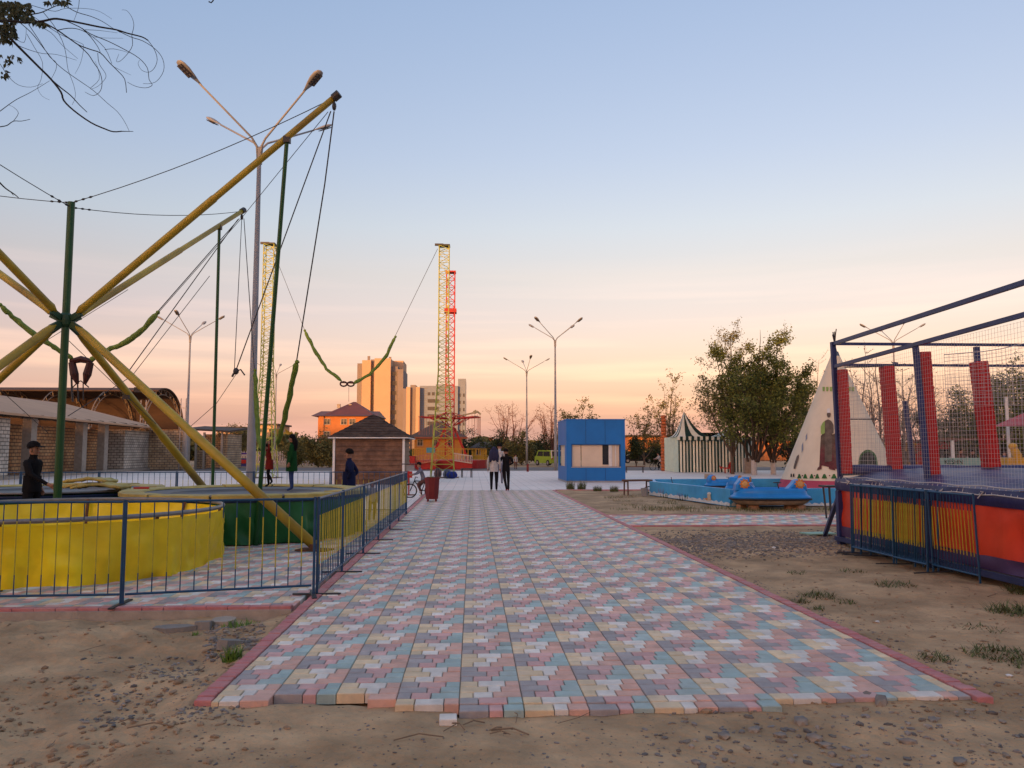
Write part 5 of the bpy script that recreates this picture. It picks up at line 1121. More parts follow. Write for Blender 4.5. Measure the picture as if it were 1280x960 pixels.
# brown roofed orange house behind the towers
h2 = thing("house", (P(545,560,105).x, 110, 0), "low orange house with broad dark brown roof behind the lattice tower", "house"); f = lambda p, yy=105: P(p, 560, yy).x; zz = lambda p, yy=105: P(600, p, yy).z
q = MB(); q.box2((f(518),105,0), (f(577),116,zz(546))); q.build("wall", mat("amber wall", (.42,.20,.05), .85, .15, 1), h2); hip(h2, f(518), f(577), 105, 116, zz(546.5), zz(525), m_hdark, .8, .12)
for xa in (522,541,560): wnd(h2, f(xa), f(xa+6), zz(557), zz(550), 105, m_conc, True)
h3 = thing("house", (P(605,560,112).x, 115, 0), "small yellow house with low grey brown roof left of the bare reddish tree", "house"); f = lambda p, yy=112: P(p, 560, yy).x; zz = lambda p, yy=112: P(600, p, yy).z
q = MB(); q.box2((f(590),112,0), (f(617),118,zz(560))); q.build("wall", mat("yellow wall", (.45,.30,.05), .85, .15, 1), h3); hip(h3, f(590), f(617), 112, 118, zz(560), zz(552), m_hdark, .5, .3); wnd(h3, f(596), f(600), zz(568), zz(562.5), 112, m_conc)
far = [(270,300,536,150,m_tan,"distant orange lit low house left of the grey lamp post, behind trees"),(318,345,532,170,m_tan,"distant pale apartment house between lamp post and orange house"),(160,175,999,1,m_tan,""),(592,616,548,260,m_orw,"far orange lit long building above the yellow house"),
       (785,840,546,150,m_orw,"far orange lit long block seen through thin trees behind the kiosk"),(955,1010,551,130,m_orw,"far orange lit building glimpsed below the big green tree"),(700,742,552,180,m_tan,"far pale building hidden behind the blue kiosk")]
for x0, x1, zt_, Yf, m_, lab in far:
    if Yf == 1: continue
    hh = thing("distant_building", (P((x0+x1)/2,560,Yf).x, Yf+5, 0), lab, "building"); f = lambda p: P(p, 560, Yf).x; q = MB(); q.box2((f(x0),Yf,0), (f(x1),Yf+12,P(600,zt_,Yf).z)); q.build("wall", m_, hh)
    q = MB(); q.box2((f(x0)-.4,Yf-.4,P(600,zt_,Yf).z), (f(x1)+.4,Yf+12.4,P(600,zt_,Yf).z+.35)); q.build("roof", m_hdark, hh)
    nW = max(3, int((x1-x0)/5))
    for i in range(nW):
        for z in ((zt_+4,) if zt_ > 545 else (zt_+4, zt_+13)): xa = f(x0+(x1-x0)*(i+.3)/nW); wnd(hh, xa, xa+(f(x1)-f(x0))/nW*.4, P(600,z+4,Yf).z, P(600,z,Yf).z, Yf, m_)
# unseen long block added behind the camera to keep low sun off the fairground
sb = thing("shade_block", (-45,-95,0), "long plain unseen block added behind the viewer to shade the fairground", "building")
q = MB(); q.box2((-190,-104,0), (110,-92,18.6)); q.build("wall", m_tan, sb); q = MB(); q.box2((-190.5,-104.5,18.6), (110.5,-91.5,19)); q.build("roof", m_hdark, sb)

# brick building on the left --------------------------------------------------
def brickmat(name, c1, c2, mo, axis_):
    m = bpy.data.materials.new(name); m.use_nodes = True; t = m.node_tree; b = t.nodes["Principled BSDF"]; b.inputs["Roughness"].default_value = .9
    g = t.nodes.new("ShaderNodeNewGeometry"); s = t.nodes.new("ShaderNodeSeparateXYZ"); c = t.nodes.new("ShaderNodeCombineXYZ"); t.links.new(g.outputs["Position"], s.inputs[0])
    ad = t.nodes.new('ShaderNodeMath'); t.links.new(s.outputs[0], ad.inputs[0]); t.links.new(s.outputs[1], ad.inputs[1]); t.links.new(ad.outputs[0], c.inputs[0]); t.links.new(s.outputs[2], c.inputs[1]); br = t.nodes.new("ShaderNodeTexBrick"); t.links.new(c.outputs[0], br.inputs[0])
    br.inputs["Color1"].default_value = (*c1,1); br.inputs["Color2"].default_value = (*c2,1); br.inputs["Mortar"].default_value = (*mo,1); br.inputs["Scale"].default_value = 1; br.inputs["Brick Width"].default_value = .42; br.inputs["Row Height"].default_value = .20; br.inputs["Mortar Size"].default_value = .022; br.inputs["Bias"].default_value = .1
    n = t.nodes.new("ShaderNodeTexNoise"); n.inputs["Scale"].default_value = .9; n.inputs["Detail"].default_value = 8; t.links.new(g.outputs["Position"], n.inputs[0]); mr = t.nodes.new("ShaderNodeMapRange"); mr.inputs[1].default_value = .3; mr.inputs[2].default_value = .7; mr.inputs[3].default_value = .65; mr.inputs[4].default_value = 1.25; t.links.new(n.outputs[0], mr.inputs[0])
    h = t.nodes.new("ShaderNodeHueSaturation"); t.links.new(mr.outputs[0], h.inputs["Value"]); t.links.new(br.outputs[0], h.inputs["Color"]); t.links.new(h.outputs[0], b.inputs["Base Color"])
    bp = t.nodes.new("ShaderNodeBump"); bp.inputs["Distance"].default_value = .05; bp.invert = True; t.links.new(br.outputs["Fac"], bp.inputs["Height"]); t.links.new(bp.outputs[0], b.inputs["Normal"]); return m
m_bk = brickmat("tan block wall", (.58,.35,.17), (.46,.23,.10), (.10,.07,.05), 1); m_bkx = brickmat("pale block wall", (.58,.43,.27), (.46,.31,.18), (.14,.11,.09), 0); m_bkw = brickmat("white brick", (.62,.55,.46), (.50,.43,.35), (.16,.14,.12), 1)
bb = thing("brick_building", (-28,55,0), "long open fronted brick building with concrete pillars and a tan sheet roof", "building")
X0b = P(2,590,43.5).x; X1b = P(181,590,66).x
def xb(y): return X0b+(X1b-X0b)*(y-43.5)/22.5
def wallq(y0, y1, off, z0, z1, m, name, th_=.25):
    q = MB(); q.add([(xb(y0)+off,y0,z0),(xb(y1)+off,y1,z0),(xb(y1)+off,y1,z1),(xb(y0)+off,y0,z1),(xb(y0)+off-th_,y0,z0),(xb(y1)+off-th_,y1,z0),(xb(y1)+off-th_,y1,z1),(xb(y0)+off-th_,y0,z1)], [(0,1,2,3),(4,7,6,5),(3,2,6,7),(0,4,5,1),(0,3,7,4),(1,5,6,2)]); return q.build(name, m, bb)
yat = lambda px: min(((abs((P(px,570,y).x)-xb(y)), y) for y in np.arange(40, 70, .1)))[1]
wallq(30, 66, -1.3, 0, 3.05, m_bk, "brick_wall"); 
for px in (8, 42, 106, 133): y = yat(px); wallq(y-.45 if px > 10 else y-8, y+.25, 0, 0, 3.5 if px > 10 else 3.25, m_conc if px > 10 else m_bkw, "pillar", .5)
wallq(yat(155), 66.6, .02, 0, 3.1, m_bkw, "brick_pier", 1.3)
wallq(30, 66.5, .25, -.02, .16, m_conc, "plinth", 3)
q = MB(); zf = P(0,516,43.5).z; zb_ = P(180,534.5,66).z
q.add([(xb(30)+.8,30,zf),(xb(67)+.8,67,zb_+.02),(xb(67)-7,67,zb_+2.0),(xb(30)-5,30,zf+1.45),(xb(30)+.8,30,zf-.12),(xb(67)+.8,67,zb_-.10),(xb(67)-7,67,zb_+1.9),(xb(30)-5,30,zf+1.35)], [(0,1,2,3),(7,6,5,4),(0,4,5,1),(1,5,6,2),(3,2,6,7),(0,3,7,4)])
q.build("sheet_roof", mat("tan sheet roof", (.52,.31,.18), .7, .12, .7, c2=(.46,.27,.16)), bb)
for y in np.arange(31, 66, 2.2):
    q = MB(); q.bar((xb(y)+.7,y,3.35), (xb(y)-1.6,y,3.45), .07); q.bar((xb(y)+.7,y,3.5), (xb(y)-1.6,y,3.85), .06); q.bar((xb(y)+.4,y,3.38), (xb(y)-.3,y+.01,3.62), .05); q.bar((xb(y)-.3,y,3.62), (xb(y)-1.2,y+.01,3.4), .05); q.build("roof_truss", m_dark, bb)
q = MB()
for off, z in ((.6,3.42),(-.6,3.45)): q.bar((xb(30)+off,30,z), (xb(66)+off,66,z-.02), .08)
q.build("purlin", m_dark, bb)
q = MB(); q.box2((P(186,590,67).x,67,0), (P(230,590,67).x,67.4,P(600,539,67).z)); q.box2((P(181,590,67).x-.4,66.7,0), (P(187,590,67).x,69,P(600,536,67).z)); q.build("end_wall", m_bkx, bb)
q = MB(); q.box2((P(229,590,67).x,66.6,0), (P(234,590,67).x,67.5,P(600,536,67).z)); q.build("pillar", m_conc, bb)
# low open shed joined on
sd = thing("open_shed", (P(258,590,70).x,72,0), "low dark roofed open brick shed at the right end of the brick building", "shed"); f = lambda p, yy=70: P(p, 560, yy).x; zz = lambda p, yy=70: P(600, p, yy).z
q = MB(); q.box2((f(234.5),74,0), (f(284),74.3,zz(542))); q.box2((f(243),70.2,0), (f(256),70.5,zz(563))); q.box2((f(279),70,0), (f(284),74,zz(543))); q.build("wall", m_bkx, sd)
q = MB(); q.add([(f(231),69.3,zz(538)),(f(288),69.3,zz(541)),(f(288),75,zz(541)+.35),(f(231),75,zz(538)+.35),(f(231),69.3,zz(538)+.14),(f(288),69.3,zz(541)+.14),(f(288),75,zz(541)+.5),(f(231),75,zz(538)+.5)], [(3,2,1,0),(4,5,6,7),(0,1,5,4),(1,2,6,5),(2,3,7,6),(3,0,4,7)]); q.build("roof", m_hdark, sd)
for px in (236,247,257,268,279): q = MB(); q.bar((f(px),69.6,0), (f(px),69.6,zz(541)), .16); q.build("post", m_conc, sd)
# barrel vault hall
m_vin = mat("red brown sheet", (.06,.036,.028), .8, .15, .6); Yc = 86; Rv = 5.2; Xr = P(204,500,Yc).x+.35; zs = P(600,536,Yc).z; zr_ = P(600,488,Yc).z
vt = thing("barrel_hall", (-45,Yc,0), "red brown barrel vaulted hall roof with white curved trusses behind the brick building", "building")
q = MB(); n = 18; k = 12; vs = []
for i in range(k+1):
    for j in range(n+1): a = pi*.36+(pi*.64)*j/n; vs.append((Xr-45*i/k, Yc-Rv*cos(a), zs+(zr_-zs)*sin(a)))
q.add(vs, [(i*(n+1)+j, (i+1)*(n+1)+j, (i+1)*(n+1)+j+1, i*(n+1)+j+1) for i in range(k) for j in range(n)]); q.nofix = 1
o = q.build("vault_sheet", m_vin, vt); s_ = o.modifiers.new("s", 'SOLIDIFY'); s_.thickness = .12
for i in range(8):
    x_ = Xr-.3-5.2*i; q = MB(); pr_ = [(x_, Yc-Rv*cos(pi*j/22)*.985, zs+(zr_-zs)*.985*sin(pi*j/22)) for j in range(23)]; p2 = [(x_, Yc-(Rv-.6)*cos(pi*j/22), zs+(zr_-zs-.6)*sin(pi*j/22)) for j in range(23)]
    q.poly(pr_, .06, 4); q.poly(p2, .05, 4)
    for j in range(22): q.bar(pr_[j], p2[j+1] if j % 2 else p2[j], .05)
    q.bar(p2[0], pr_[0], .08); q.build("truss", mat("cream truss", (.24,.19,.15), .7) if i == 0 else bpy.data.materials["cream truss"], vt)
    q = MB(); q.bar((x_,Yc-Rv,0), (x_,Yc-Rv,zs), .2); q.bar((x_,Yc+Rv,0), (x_,Yc+Rv,zs), .2); q.build("column", m_conc, vt)
q = MB(); q.box2((Xr-45,Yc+Rv-.1,0), (Xr,Yc+Rv+.15,zs)); q.build("rear_wall", m_bkx, vt)
# scaffold ladder frames
for px, y0_, y1_, lab in ((228,498,540,"thin steel ladder frame standing by the vault's right end"),(178,500,536,"thin steel scaffold frame rising over the tan sheet roof")):
    a = P(px-3,y1_,66); b = P(px+3.5,y1_,66); top_ = P(px,y0_,66).z; q = MB(); c_ = thing("ladder_frame", (a.x,66,0), lab, "ladder")
    q.bar((a.x,66,0), (a.x,66,top_), .06); q.bar((b.x,66,0), (b.x,66,top_), .06); q.build("upright", m_galv, c_)
    for z in np.arange(.5, top_, .9): q = MB(); q.bar((a.x,66,z), (b.x,66,z), .05); q.build("rung", m_galv, c_)
# picket fence, low wall and stall past the shed
pf = thing("picket_fence", (P(300,570,88).x,88,0), "white picket fence beyond the trampolines, in front of dark trees", "fence"); kk = None
for i in range(44):
    x_ = P(284+i*3.0,570,88).x
    if kk is None: q = MB(); q.prism([(x_-.09,88,0),(x_+.09,88,0),(x_+.09,88,1.35),(x_,88,1.55),(x_-.09,88,1.35)], (0,.04,0)); kk = q.build("picket", mat("weathered white", (.36,.33,.31), .8), pf); kx_ = x_
    else: inst(kk, Vector((x_-kx_,0,0)), 0, pf)
q = MB(); q.box2((P(283,570,88).x,88.05,.3), (P(416,570,88).x,88.1,.42)); q.box2((P(283,570,88).x,88.05,1.0), (P(416,570,88).x,88.1,1.12)); q.build("rail", m_white, pf)
stl = thing("fair_stall", (P(296,580,80).x,80,0), "low blue and red fairground stall before the white picket fence", "stall"); f = lambda p: P(p,570,80).x; zz = lambda p: P(600,p,80).z
q = MB(); q.box2((f(283),80,0), (f(311),82,zz(573))); q.build("counter", mat("stall blue", (.03,.04,.22), .6, .3), stl); q = MB(); q.box2((f(284),79.9,zz(579)), (f(308),79.97,zz(574.5))); q.build("red_panel", m_red, stl); q = MB(); q.box2((f(282),79.6,zz(568)), (f(312),82,zz(566))); q.build("canopy", mat("stall violet", (.06,.03,.22), .6), stl)
for x_ in (283.5,310.5): q = MB(); q.bar((f(x_),79.8,0), (f(x_),79.8,zz(567)), .08); q.build("post", m_white, stl)
# ------------------------------------------------------------------ vehicles
def car(px, Y, L_, W_, H_, rz, m, label, cat, name, van=False, frame=None):
    root = thing(name, (0,0,0), label, cat); h0 = .28
    prof = [(-.5,.12),(-.5,.50),(-.46,.60),(-.34,.63),(-.24,.97),(.14,.99),(.30,.64),(.47,.56),(.5,.42),(.5,.12)] if not van else [(-.5,.10),(-.5,.60),(-.47,.96),(-.40,1.0),(.28,1.0),(.40,.62),(.49,.54),(.5,.10)]
    q = MB(); q.prism([(x*L_, -W_/2, h0*.4+z*(H_-h0*.4)) for x, z in prof], (0,W_,0)); q.build("body", m, root)
    wz = (.66,.93) if not van else (.58,.92)
    for s in (-1, 1):
        pp = [(-.28,.66),(-.22,.93),(-.04,.93),(-.04,.66)] if not van else [(-.44,.58),(-.42,.92),(-.05,.92),(-.05,.58)]; p2 = [(-.01,.66),(-.01,.93),(.12,.94),(.24,.66)] if not van else [(-.02,.58),(-.02,.92),(.24,.92),(.34,.6)]
        for g_ in (pp, p2): q = MB(); q.prism([(x*L_, s*(W_/2+.004), h0*.4+z*(H_-h0*.4)) for x, z in g_], (0,.012*s,0)); q.build("side_window", m_glass, root)
        for x in (-.31, .31):
            q = MB(); c = Vector((x*L_, s*(W_/2-.06), .30)); q.poly([c, c+Vector((0,s*.1,0))], .30, 16); wh = q.build("wheel", m_tyre, root); q = MB(); q.poly([c+Vector((0,s*.1,0)), c+Vector((0,s*.115,0))], .17, 12); q.build("rim", m_galv, wh)
    q = MB(); zz_ = lambda z: h0*.4+z*(H_-h0*.4)
    if van: q.box2((-.5*L_-.012,-W_*.42,zz_(.58)), (-.5*L_+.05,W_*.42,zz_(.90)))
    else: q.bar((-.36*L_,0,zz_(.66)), (-.255*L_,0,zz_(.93)), W_*.8,.02)
    q.build("rear_window", m_glass, root)
    if frame:
        q = MB()
        for s in (-1, 1): q.bar((-.5*L_-.03,s*W_*.46,zz_(.45)), (-.47*L_-.03,s*W_*.46,zz_(.97)), .10)
        q.bar((-.5*L_-.02,-W_*.46,zz_(.97)), (-.5*L_-.02,W_*.46,zz_(.97)), .10); q.build("white_frame", frame, root)
    for s in (-1, 1): q = MB(); q.box((-.5*L_-.01, s*W_*.4, zz_(.42)), (.04,.18,.14)); q.build("tail_light", m_red, root); q = MB(); q.box((.5*L_, s*W_*.36, zz_(.38)), (.04,.28,.12)); q.build("headlight", m_white, root)
    root.location = at2(px, Y); root.rotation_euler = (0,0,rz); return root
car(686, 84, 3.2, 1.55, 1.6, R(118), mat("lime paint", (.24,.36,.03), .4), "small lime green van with white framed rear beside the lamp and kiosk", "van", "van", True, m_white)
car(797, 100, 4.3, 1.75, 1.45, R(175), mat("black car paint", (.012,.012,.016), .25), "dark car parked behind the blue kiosk's right side", "car", "parked_car")
car(830, 104, 4.3, 1.75, 1.5, R(5), mat("silver car paint", (.30,.29,.29), .3), "silver car parked beyond the log column, mostly hidden", "car", "parked_car")
# ------------------------------------------------------------------ things beyond the cage on the right
Yk = 34
def kioskbox(x0, x1, ytop, ybot, Y, m, label, name, roofm):
    f = lambda p: P(p,570,Y).x; zz = lambda p: P(600,p,Y).z; r_ = thing(name, (f((x0+x1)/2),Y+1,0), label, "kiosk"); q = MB(); q.box2((f(x0),Y,0), (f(x1),Y+2.2,zz(ytop))); q.build("wall", m, r_); q = MB(); q.box2((f(x0)-.15,Y-.25,zz(ytop)), (f(x1)+.15,Y+2.3,zz(ytop)+.12)); q.build("roof", roofm, r_)
    q = MB(); q.box2((f(x0+3),Y-.01,zz(ytop)*.45), (f(x1-3),Y-.002,zz(ytop)*.8)); q.build("hatch", m_glass, r_); q = MB(); q.box2((f(x0+2.5),Y-.2,zz(ytop)*.42), (f(x1-2.5),Y-.012,zz(ytop)*.45)); q.build("counter", roofm, r_)
kioskbox(1126,1147,556,580,46,mat("tan kiosk board", (.36,.25,.11), .8, .15),"tan wooden stall seen between the red padded poles","fair_kiosk",m_cy)
kioskbox(1169,1191,552,575,44,m_red,"red stall seen behind the leaning red pole","fair_kiosk",m_maroon)
bw = thing("banner_fence", (P(1200,577,30).x,30,0), "pale turquoise banner fence with dark lettering behind the cage", "fence"); f = lambda p: P(p,577,30).x; zz = lambda p: P(600,p,30).z
q = MB(); q.box2((f(1168),30,zz(583)), (f(1232),30.04,zz(572.5))); q.build("banner", mat("turquoise banner", (.20,.36,.35), .6, .15), bw)
for x_ in (1168,1190,1211,1232): q = MB(); q.bar((f(x_),30.08,0), (f(x_),30.08,zz(571)), .06); q.build("post", m_galv, bw)
tx = bpy.data.curves.new("letters", 'FONT'); tx.body = "KESHN"; tx.size = .24; tx.extrude = .004; to = bpy.data.objects.new("lettering", tx); col.objects.link(to)
dg = bpy.context.evaluated_depsgraph_get(); tm = bpy.data.meshes.new_from_object(to.evaluated_get(dg)); bpy.data.objects.remove(to); tm.materials.clear(); tm.materials.append(m_black); lo = bpy.data.objects.new("lettering", tm); col.objects.link(lo); lo.parent = bw
lo.rotation_euler = (pi/2,0,0); lo.location = Vector((f(1180),29.985,zz(580.5)))-wloc(bw)
aw = thing("awning_frame", (P(1220,560,40).x,40,0), "long dark brown beam on posts behind the red padded poles", "awning"); f = lambda p: P(p,577,40).x; zz = lambda p: P(600,p,40).z
q = MB(); q.box2((f(1165),40,zz(550)), (f(1330),40.3,zz(547))); q.build("beam", m_wood, aw)
for x_ in (1193,1250,1300): q = MB(); q.bar((f(x_),40.1,0), (f(x_),40.1,zz(550)), .12); q.build("post", m_white if x_ == 1193 else m_wood, aw)
q = MB(); q.tube((P(1262,570,36).x,36,0), (P(1258,500,36).x,36,P(1258,496,36).z), .07, n=10); tag(q.build("white_pole", m_white, loc=(P(1262,570,36).x,36,0)), "slim white pole rising in front of the right hand trees", "pole")
ry = thing("yellow_ride", (P(1265,570,30).x,30,0), "yellow playground ride with rounded figure beyond the cage", "ride"); f = lambda x_, y_: P(x_,y_,30)
q = MB(); q.box2((f(1248,576).x,29.5,0.2), (f(1300,576).x,31,f(1250,572).z)); q.build("base", m_cy, ry); q = MB(); q.poly([f(1270,578), f(1272,570), f(1268,563), f(1265,558)], [.16,.17,.15,.08], 10); q.ell(f(1266,558), (.16,.16,.14), 10, 8); q.build("figure", m_cy, ry, smooth=True)
for x_ in (1250,1262,1278,1290): q = MB(); q.bar(f(x_,584), f(x_,574), .05); q.build("rail", m_cy, ry)
rr = thing("red_canopy", (P(1290,560,34).x,34,0), "red roofed canopy on thin red posts at the right edge", "canopy"); f = lambda x_, y_, Y=34: P(x_,y_,Y)
q = MB(); a = f(1266,532); b = f(1330,532); q.add([(a.x,33.2,a.z),(b.x,33.2,a.z),(b.x,35.4,a.z),(a.x,35.4,a.z),((a.x+b.x)/2,34.3,a.z+.75)], [(0,1,4),(1,2,4),(2,3,4),(3,0,4),(3,2,1,0)]); q.build("roof", m_red, rr)
for x_ in (1275,1322): q = MB(); q.bar((f(x_,560).x,33.5,0), (f(x_,560).x,33.5,a.z), .08); q.build("post", m_red, rr)
person(at2(1201,38), 1.6, R(10), "person in dark top seen beyond the turquoise banner, left one", m_brownc, m_black, m_black); person(at2(1216,38), 1.55, R(-30), "person in black beyond the turquoise banner, right one", m_black, m_black, m_black); person(at2(1255,36), 1.5, R(15), "person in blue top near the yellow ride at the right edge", cloth("mid blue top", (.06,.12,.3)), m_black, m_black)

# ------------------------------------------------------------------ trees
m_bark = mat("bark", (.055,.038,.028), .95, .3, 6, bump=.6, bscale=20); m_barkr = mat("reddish bare twigs", (.16,.075,.055), .9, .25, 5); m_barkg = mat("pale bare bark", (.11,.08,.06), .9, .25, 5); m_lime = mat("whitewash", (.42,.39,.36), .9, .15)
def leafm(n, c, v=.45): return mat(n, c, .75, .25, 1.5, island=v, spec=.25)
m_l1 = leafm("green foliage", (.105,.125,.028)); m_l2 = leafm("olive foliage", (.12,.115,.038)); m_l3 = leafm("grey green foliage", (.085,.10,.06)); m_l4 = leafm("rusty foliage", (.16,.075,.035)); m_l5 = leafm("dark foliage", (.025,.04,.014))

def fan_tree(base, h, wid, seed, bark, leaf, nleaf, ls, label, cat="tree", stems=8, tr_r=.12, low=.18, name="tree", wash=False, bl=.30, sl=.17, lean=0.0, group=None, up=.55):
    """several rising stems that fan out, side branches all the way up, leaves in clumps along the outer twigs"""
    rnd = random.Random(seed); base = Vector(base); root = thing(name, base, label, cat, group); q = MB(); q.nofix = 1; tw = []
    fk = base+Vector((0,0,h*low*.5)); q.poly([base-Vector((0,0,.05)), base+Vector((.02,0,h*low*.25)), fk], [tr_r*1.15, tr_r, tr_r*.9], 9, cap=False)
    for s in range(stems):
        a = 2*pi*(s+rnd.random()*.8)/stems; R_ = wid*rnd.uniform(.25,1)*(.25 if s == 0 else 1); top_ = h*rnd.uniform(.72,1.0)*(1-.25*(R_/wid)**2) if s else h
        n = 12; pts = []; wob = Vector((rnd.uniform(-1,1), rnd.uniform(-1,1), 0))*wid*.10
        for i in range(n+1):
            t = i/n; r = R_*(t**.8); pts.append(fk+Vector((cos(a)*r+lean*t, sin(a)*r, (top_-h*low*.5)*t))+wob*sin(t*5+s)+Vector((rnd.uniform(-1,1), rnd.uniform(-1,1), 0))*.05)
        r0 = tr_r*.62*(1 if s < 3 else .7); q.poly(pts, [r0*(1-t_/n)**.9+.008 for t_ in range(n+1)], 6, cap=False)
        nb = 13
        for b in range(nb):
            t = rnd.uniform(low*.9, 1); k = min(n-1, int(t*n)); p = pts[k].lerp(pts[k+1], t*n-k if t < 1 else 0); an = rnd.uniform(0, 2*pi) if rnd.random() < .4 else a+rnd.uniform(-1.3,1.3)
            L_ = h*bl*(1-.62*t)*rnd.uniform(.5,1.1); d = Vector((cos(an), sin(an), rnd.uniform(.05,1.0)*up*1.6)).normalized(); pp = [p]
            for i in range(4): d = (d+Vector((rnd.uniform(-.22,.22), rnd.uniform(-.22,.22), rnd.uniform(-.05,.22)))).normalized(); pp.append(pp[-1]+d*L_/4)
            q.poly(pp, [r0*.32*(1-t*.6), r0*.24*(1-t*.6), .012, .009, .005], 4, cap=False)
            for i in range(1, 5):
                for m_ in range(2):
                    e = (d*.5+Vector((rnd.uniform(-1,1), rnd.uniform(-1,1), rnd.uniform(-.3,.9)))).normalized(); l2 = L_*rnd.uniform(.15,.38); p2 = pp[i]+e*l2*.5; p3 = p2+(e+Vector((0,0,.15))).normalized()*l2*.5
                    q.poly([pp[i], p2, p3], [.010,.007,.004], 3, cap=False); tw.append((p2, p3))
    q.build("trunk", bark, root, smooth=True)
    if wash: w_ = MB(); w_.lathe(base, [(tr_r*1.2,0),(tr_r*1.08,.95)], 10); w_.build("whitewash", m_lime, root)
    if nleaf:
        rs = np.random.RandomState(seed); wt = rs.uniform(0, 1, len(tw))**1.6; wt /= wt.sum(); idx = rs.choice(len(tw), nleaf, p=wt); A_ = np.array([tuple(t[0]) for t in tw])[idx]; B_ = np.array([tuple(t[1]) for t in tw])[idx]
        c = A_+(B_-A_)*rs.uniform(-.2,1.15,(nleaf,1))+rs.normal(0, sl, (nleaf,3)); a = rs.normal(size=(nleaf,3)); a /= np.linalg.norm(a, axis=1)[:,None]; b = np.cross(a, rs.normal(size=(nleaf,3))); b /= np.linalg.norm(b, axis=1)[:,None]; sz = ls*rs.uniform(.5,1.3,(nleaf,1)); a = a*sz; b = b*sz*.5
        V = np.concatenate([c-a, c+b, c+a, c-b], 1).reshape(-1,3)-np.array(base)
        me = bpy.data.meshes.new("crown"); me.from_pydata(V.tolist(), [], np.arange(nleaf*4).reshape(-1,4).tolist()); me.materials.append(leaf); o = bpy.data.objects.new("crown", me); col.objects.link(o); o.parent = root
    return root

fan_tree(at2(942,50), 9.3, 3.3, 3, m_bark, m_l1, 21000, .085, "big airy green tree fanning out in front of the tent's right end", stems=10, tr_r=.16, wash=True)
fan_tree(at2(966,51), 8.6, 2.6, 14, m_bark, m_l1, 16000, .085, "green tree with whitewashed trunk, nearest left of the teepee", stems=8, tr_r=.15, wash=True)
fan_tree(at2(915,52), 9.4, 2.2, 23, m_barkg, m_l2, 7500, .075, "thin leaved tree standing behind the striped tent, top open to the sky", stems=7, tr_r=.12, low=.25)
fan_tree(at2(995,56), 7.2, 2.3, 31, m_bark, m_l1, 7000, .085, "smaller green tree just left of the teepee's slope", stems=7, tr_r=.12)
fan_tree(at2(838,84), 9.4, 2.2, 41, m_barkg, m_l2, 1700, .12, "sparse brown tree behind the log column", stems=7, tr_r=.16, low=.2)
fan_tree(at2(805,88), 6.3, 1.9, 43, m_barkg, m_l2, 1500, .12, "low thin tree just right of the blue kiosk", stems=6, tr_r=.12)
fan_tree(at2(795,82), 3.0, .9, 46, m_bark, m_l5, 2600, .11, "small dark conifer like bush beside the dark car", "bush", stems=5, tr_r=.06, name="bush")
fan_tree(at2(723,80), 6.3, 2.6, 51, m_barkg, m_l2, 3600, .11, "round olive treetop rising above the blue kiosk", stems=8, tr_r=.14)
fan_tree(at2(637,96), 7.6, 3.6, 61, m_barkr, m_l4, 700, .08, "wide bare reddish tree left of the street lamps", stems=13, tr_r=.2, low=.1)
fan_tree(at2(688,100), 7.8, 2.8, 63, m_barkr, m_l4, 900, .09, "bare reddish tree between lamp post and kiosk", stems=11, tr_r=.18, low=.1)
BU = ((622,92,3.6,m_l5,3500,"dark green bush at the foot of the wide bare tree"),(652,90,3.6,m_l2,3600,"olive bush between the two distant lamp posts"),(672,98,3.2,m_l5,3200,"dark bush behind the lime green van's left side"),(585,120,4.6,m_l5,3000,"dark tree right of the far grey block, above the yellow house"),
        (300,95,4.8,m_l2,5000,"bushy olive tree behind the white picket fence near the shed"),(282,100,4.2,m_l5,3200,"dark bush behind the open shed's roof end"),(398,78,3.1,m_l2,5200,"straggly olive bush in front of the orange house"),(372,84,2.4,m_l2,3000,"low olive bush left of the orange house"),(412,76,2.4,m_l2,2600,"low bush touching the brown hut's left side"),
        (820,95,2.4,m_l5,2000,"low dark hedge clump behind the log column"),(862,90,4.2,m_l2,2000,"thin bush hidden behind the striped tent"),(1000,60,2.2,m_l5,3000,"dark shrub at the teepee's left foot"),(575,130,4,m_l5,1800,"dark bush between the carousel and far block"))
for i, (px, Y, h_, lf, n_, lab) in enumerate(BU):
    fan_tree(at2(px, Y), h_, h_*.62, 100+i, m_bark, lf, n_, .12, lab, "bush" if h_ < 4 else "tree", stems=7, tr_r=.07, low=.08, name="bush" if h_ < 4 else "tree", sl=.28, up=.4)
for i, (px, Y, h_, wd_, bk_, lf, n_, lab) in enumerate(((1098,40,6.6,1.5,m_barkg,m_l4,0,"bare tall tree behind the teepee, seen through the cage"),(1078,46,7.4,2.2,m_barkg,m_l4,200,"bare spreading tree rising over the teepee's right slope"),(1130,38,5.6,1.1,m_barkg,m_l3,250,"slender bare tree between two red padded poles"),
        (1160,50,6.8,2.0,m_barkg,m_l4,250,"bare leaning tree right of the middle red pole"),(1188,44,4.9,1.9,m_barkg,m_l3,6500,"round grey green tree behind the stalls, left of the leaning pole"),(1212,48,5.2,2.0,m_bark,m_l3,4500,"grey green tree directly behind the leaning red pole"),(1258,42,6.2,2.1,m_bark,m_l1,9000,"dense green tree at the right edge of the picture"),(1290,40,6.4,2.0,m_bark,m_l1,7000,"dense green tree cut off by the right picture edge"),
        (1018,64,9.0,2.0,m_barkg,m_l4,0,"bare twiggy tree whose top shows left of the teepee"),(1236,50,5.8,1.8,m_bark,m_l3,4000,"pale green tree between leaning pole and dense green tree"))):
    fan_tree(at2(px, Y), h_, wd_, 200+i, bk_, lf, n_, .07, lab, stems=6 if n_ < 1000 else 8, tr_r=.10)
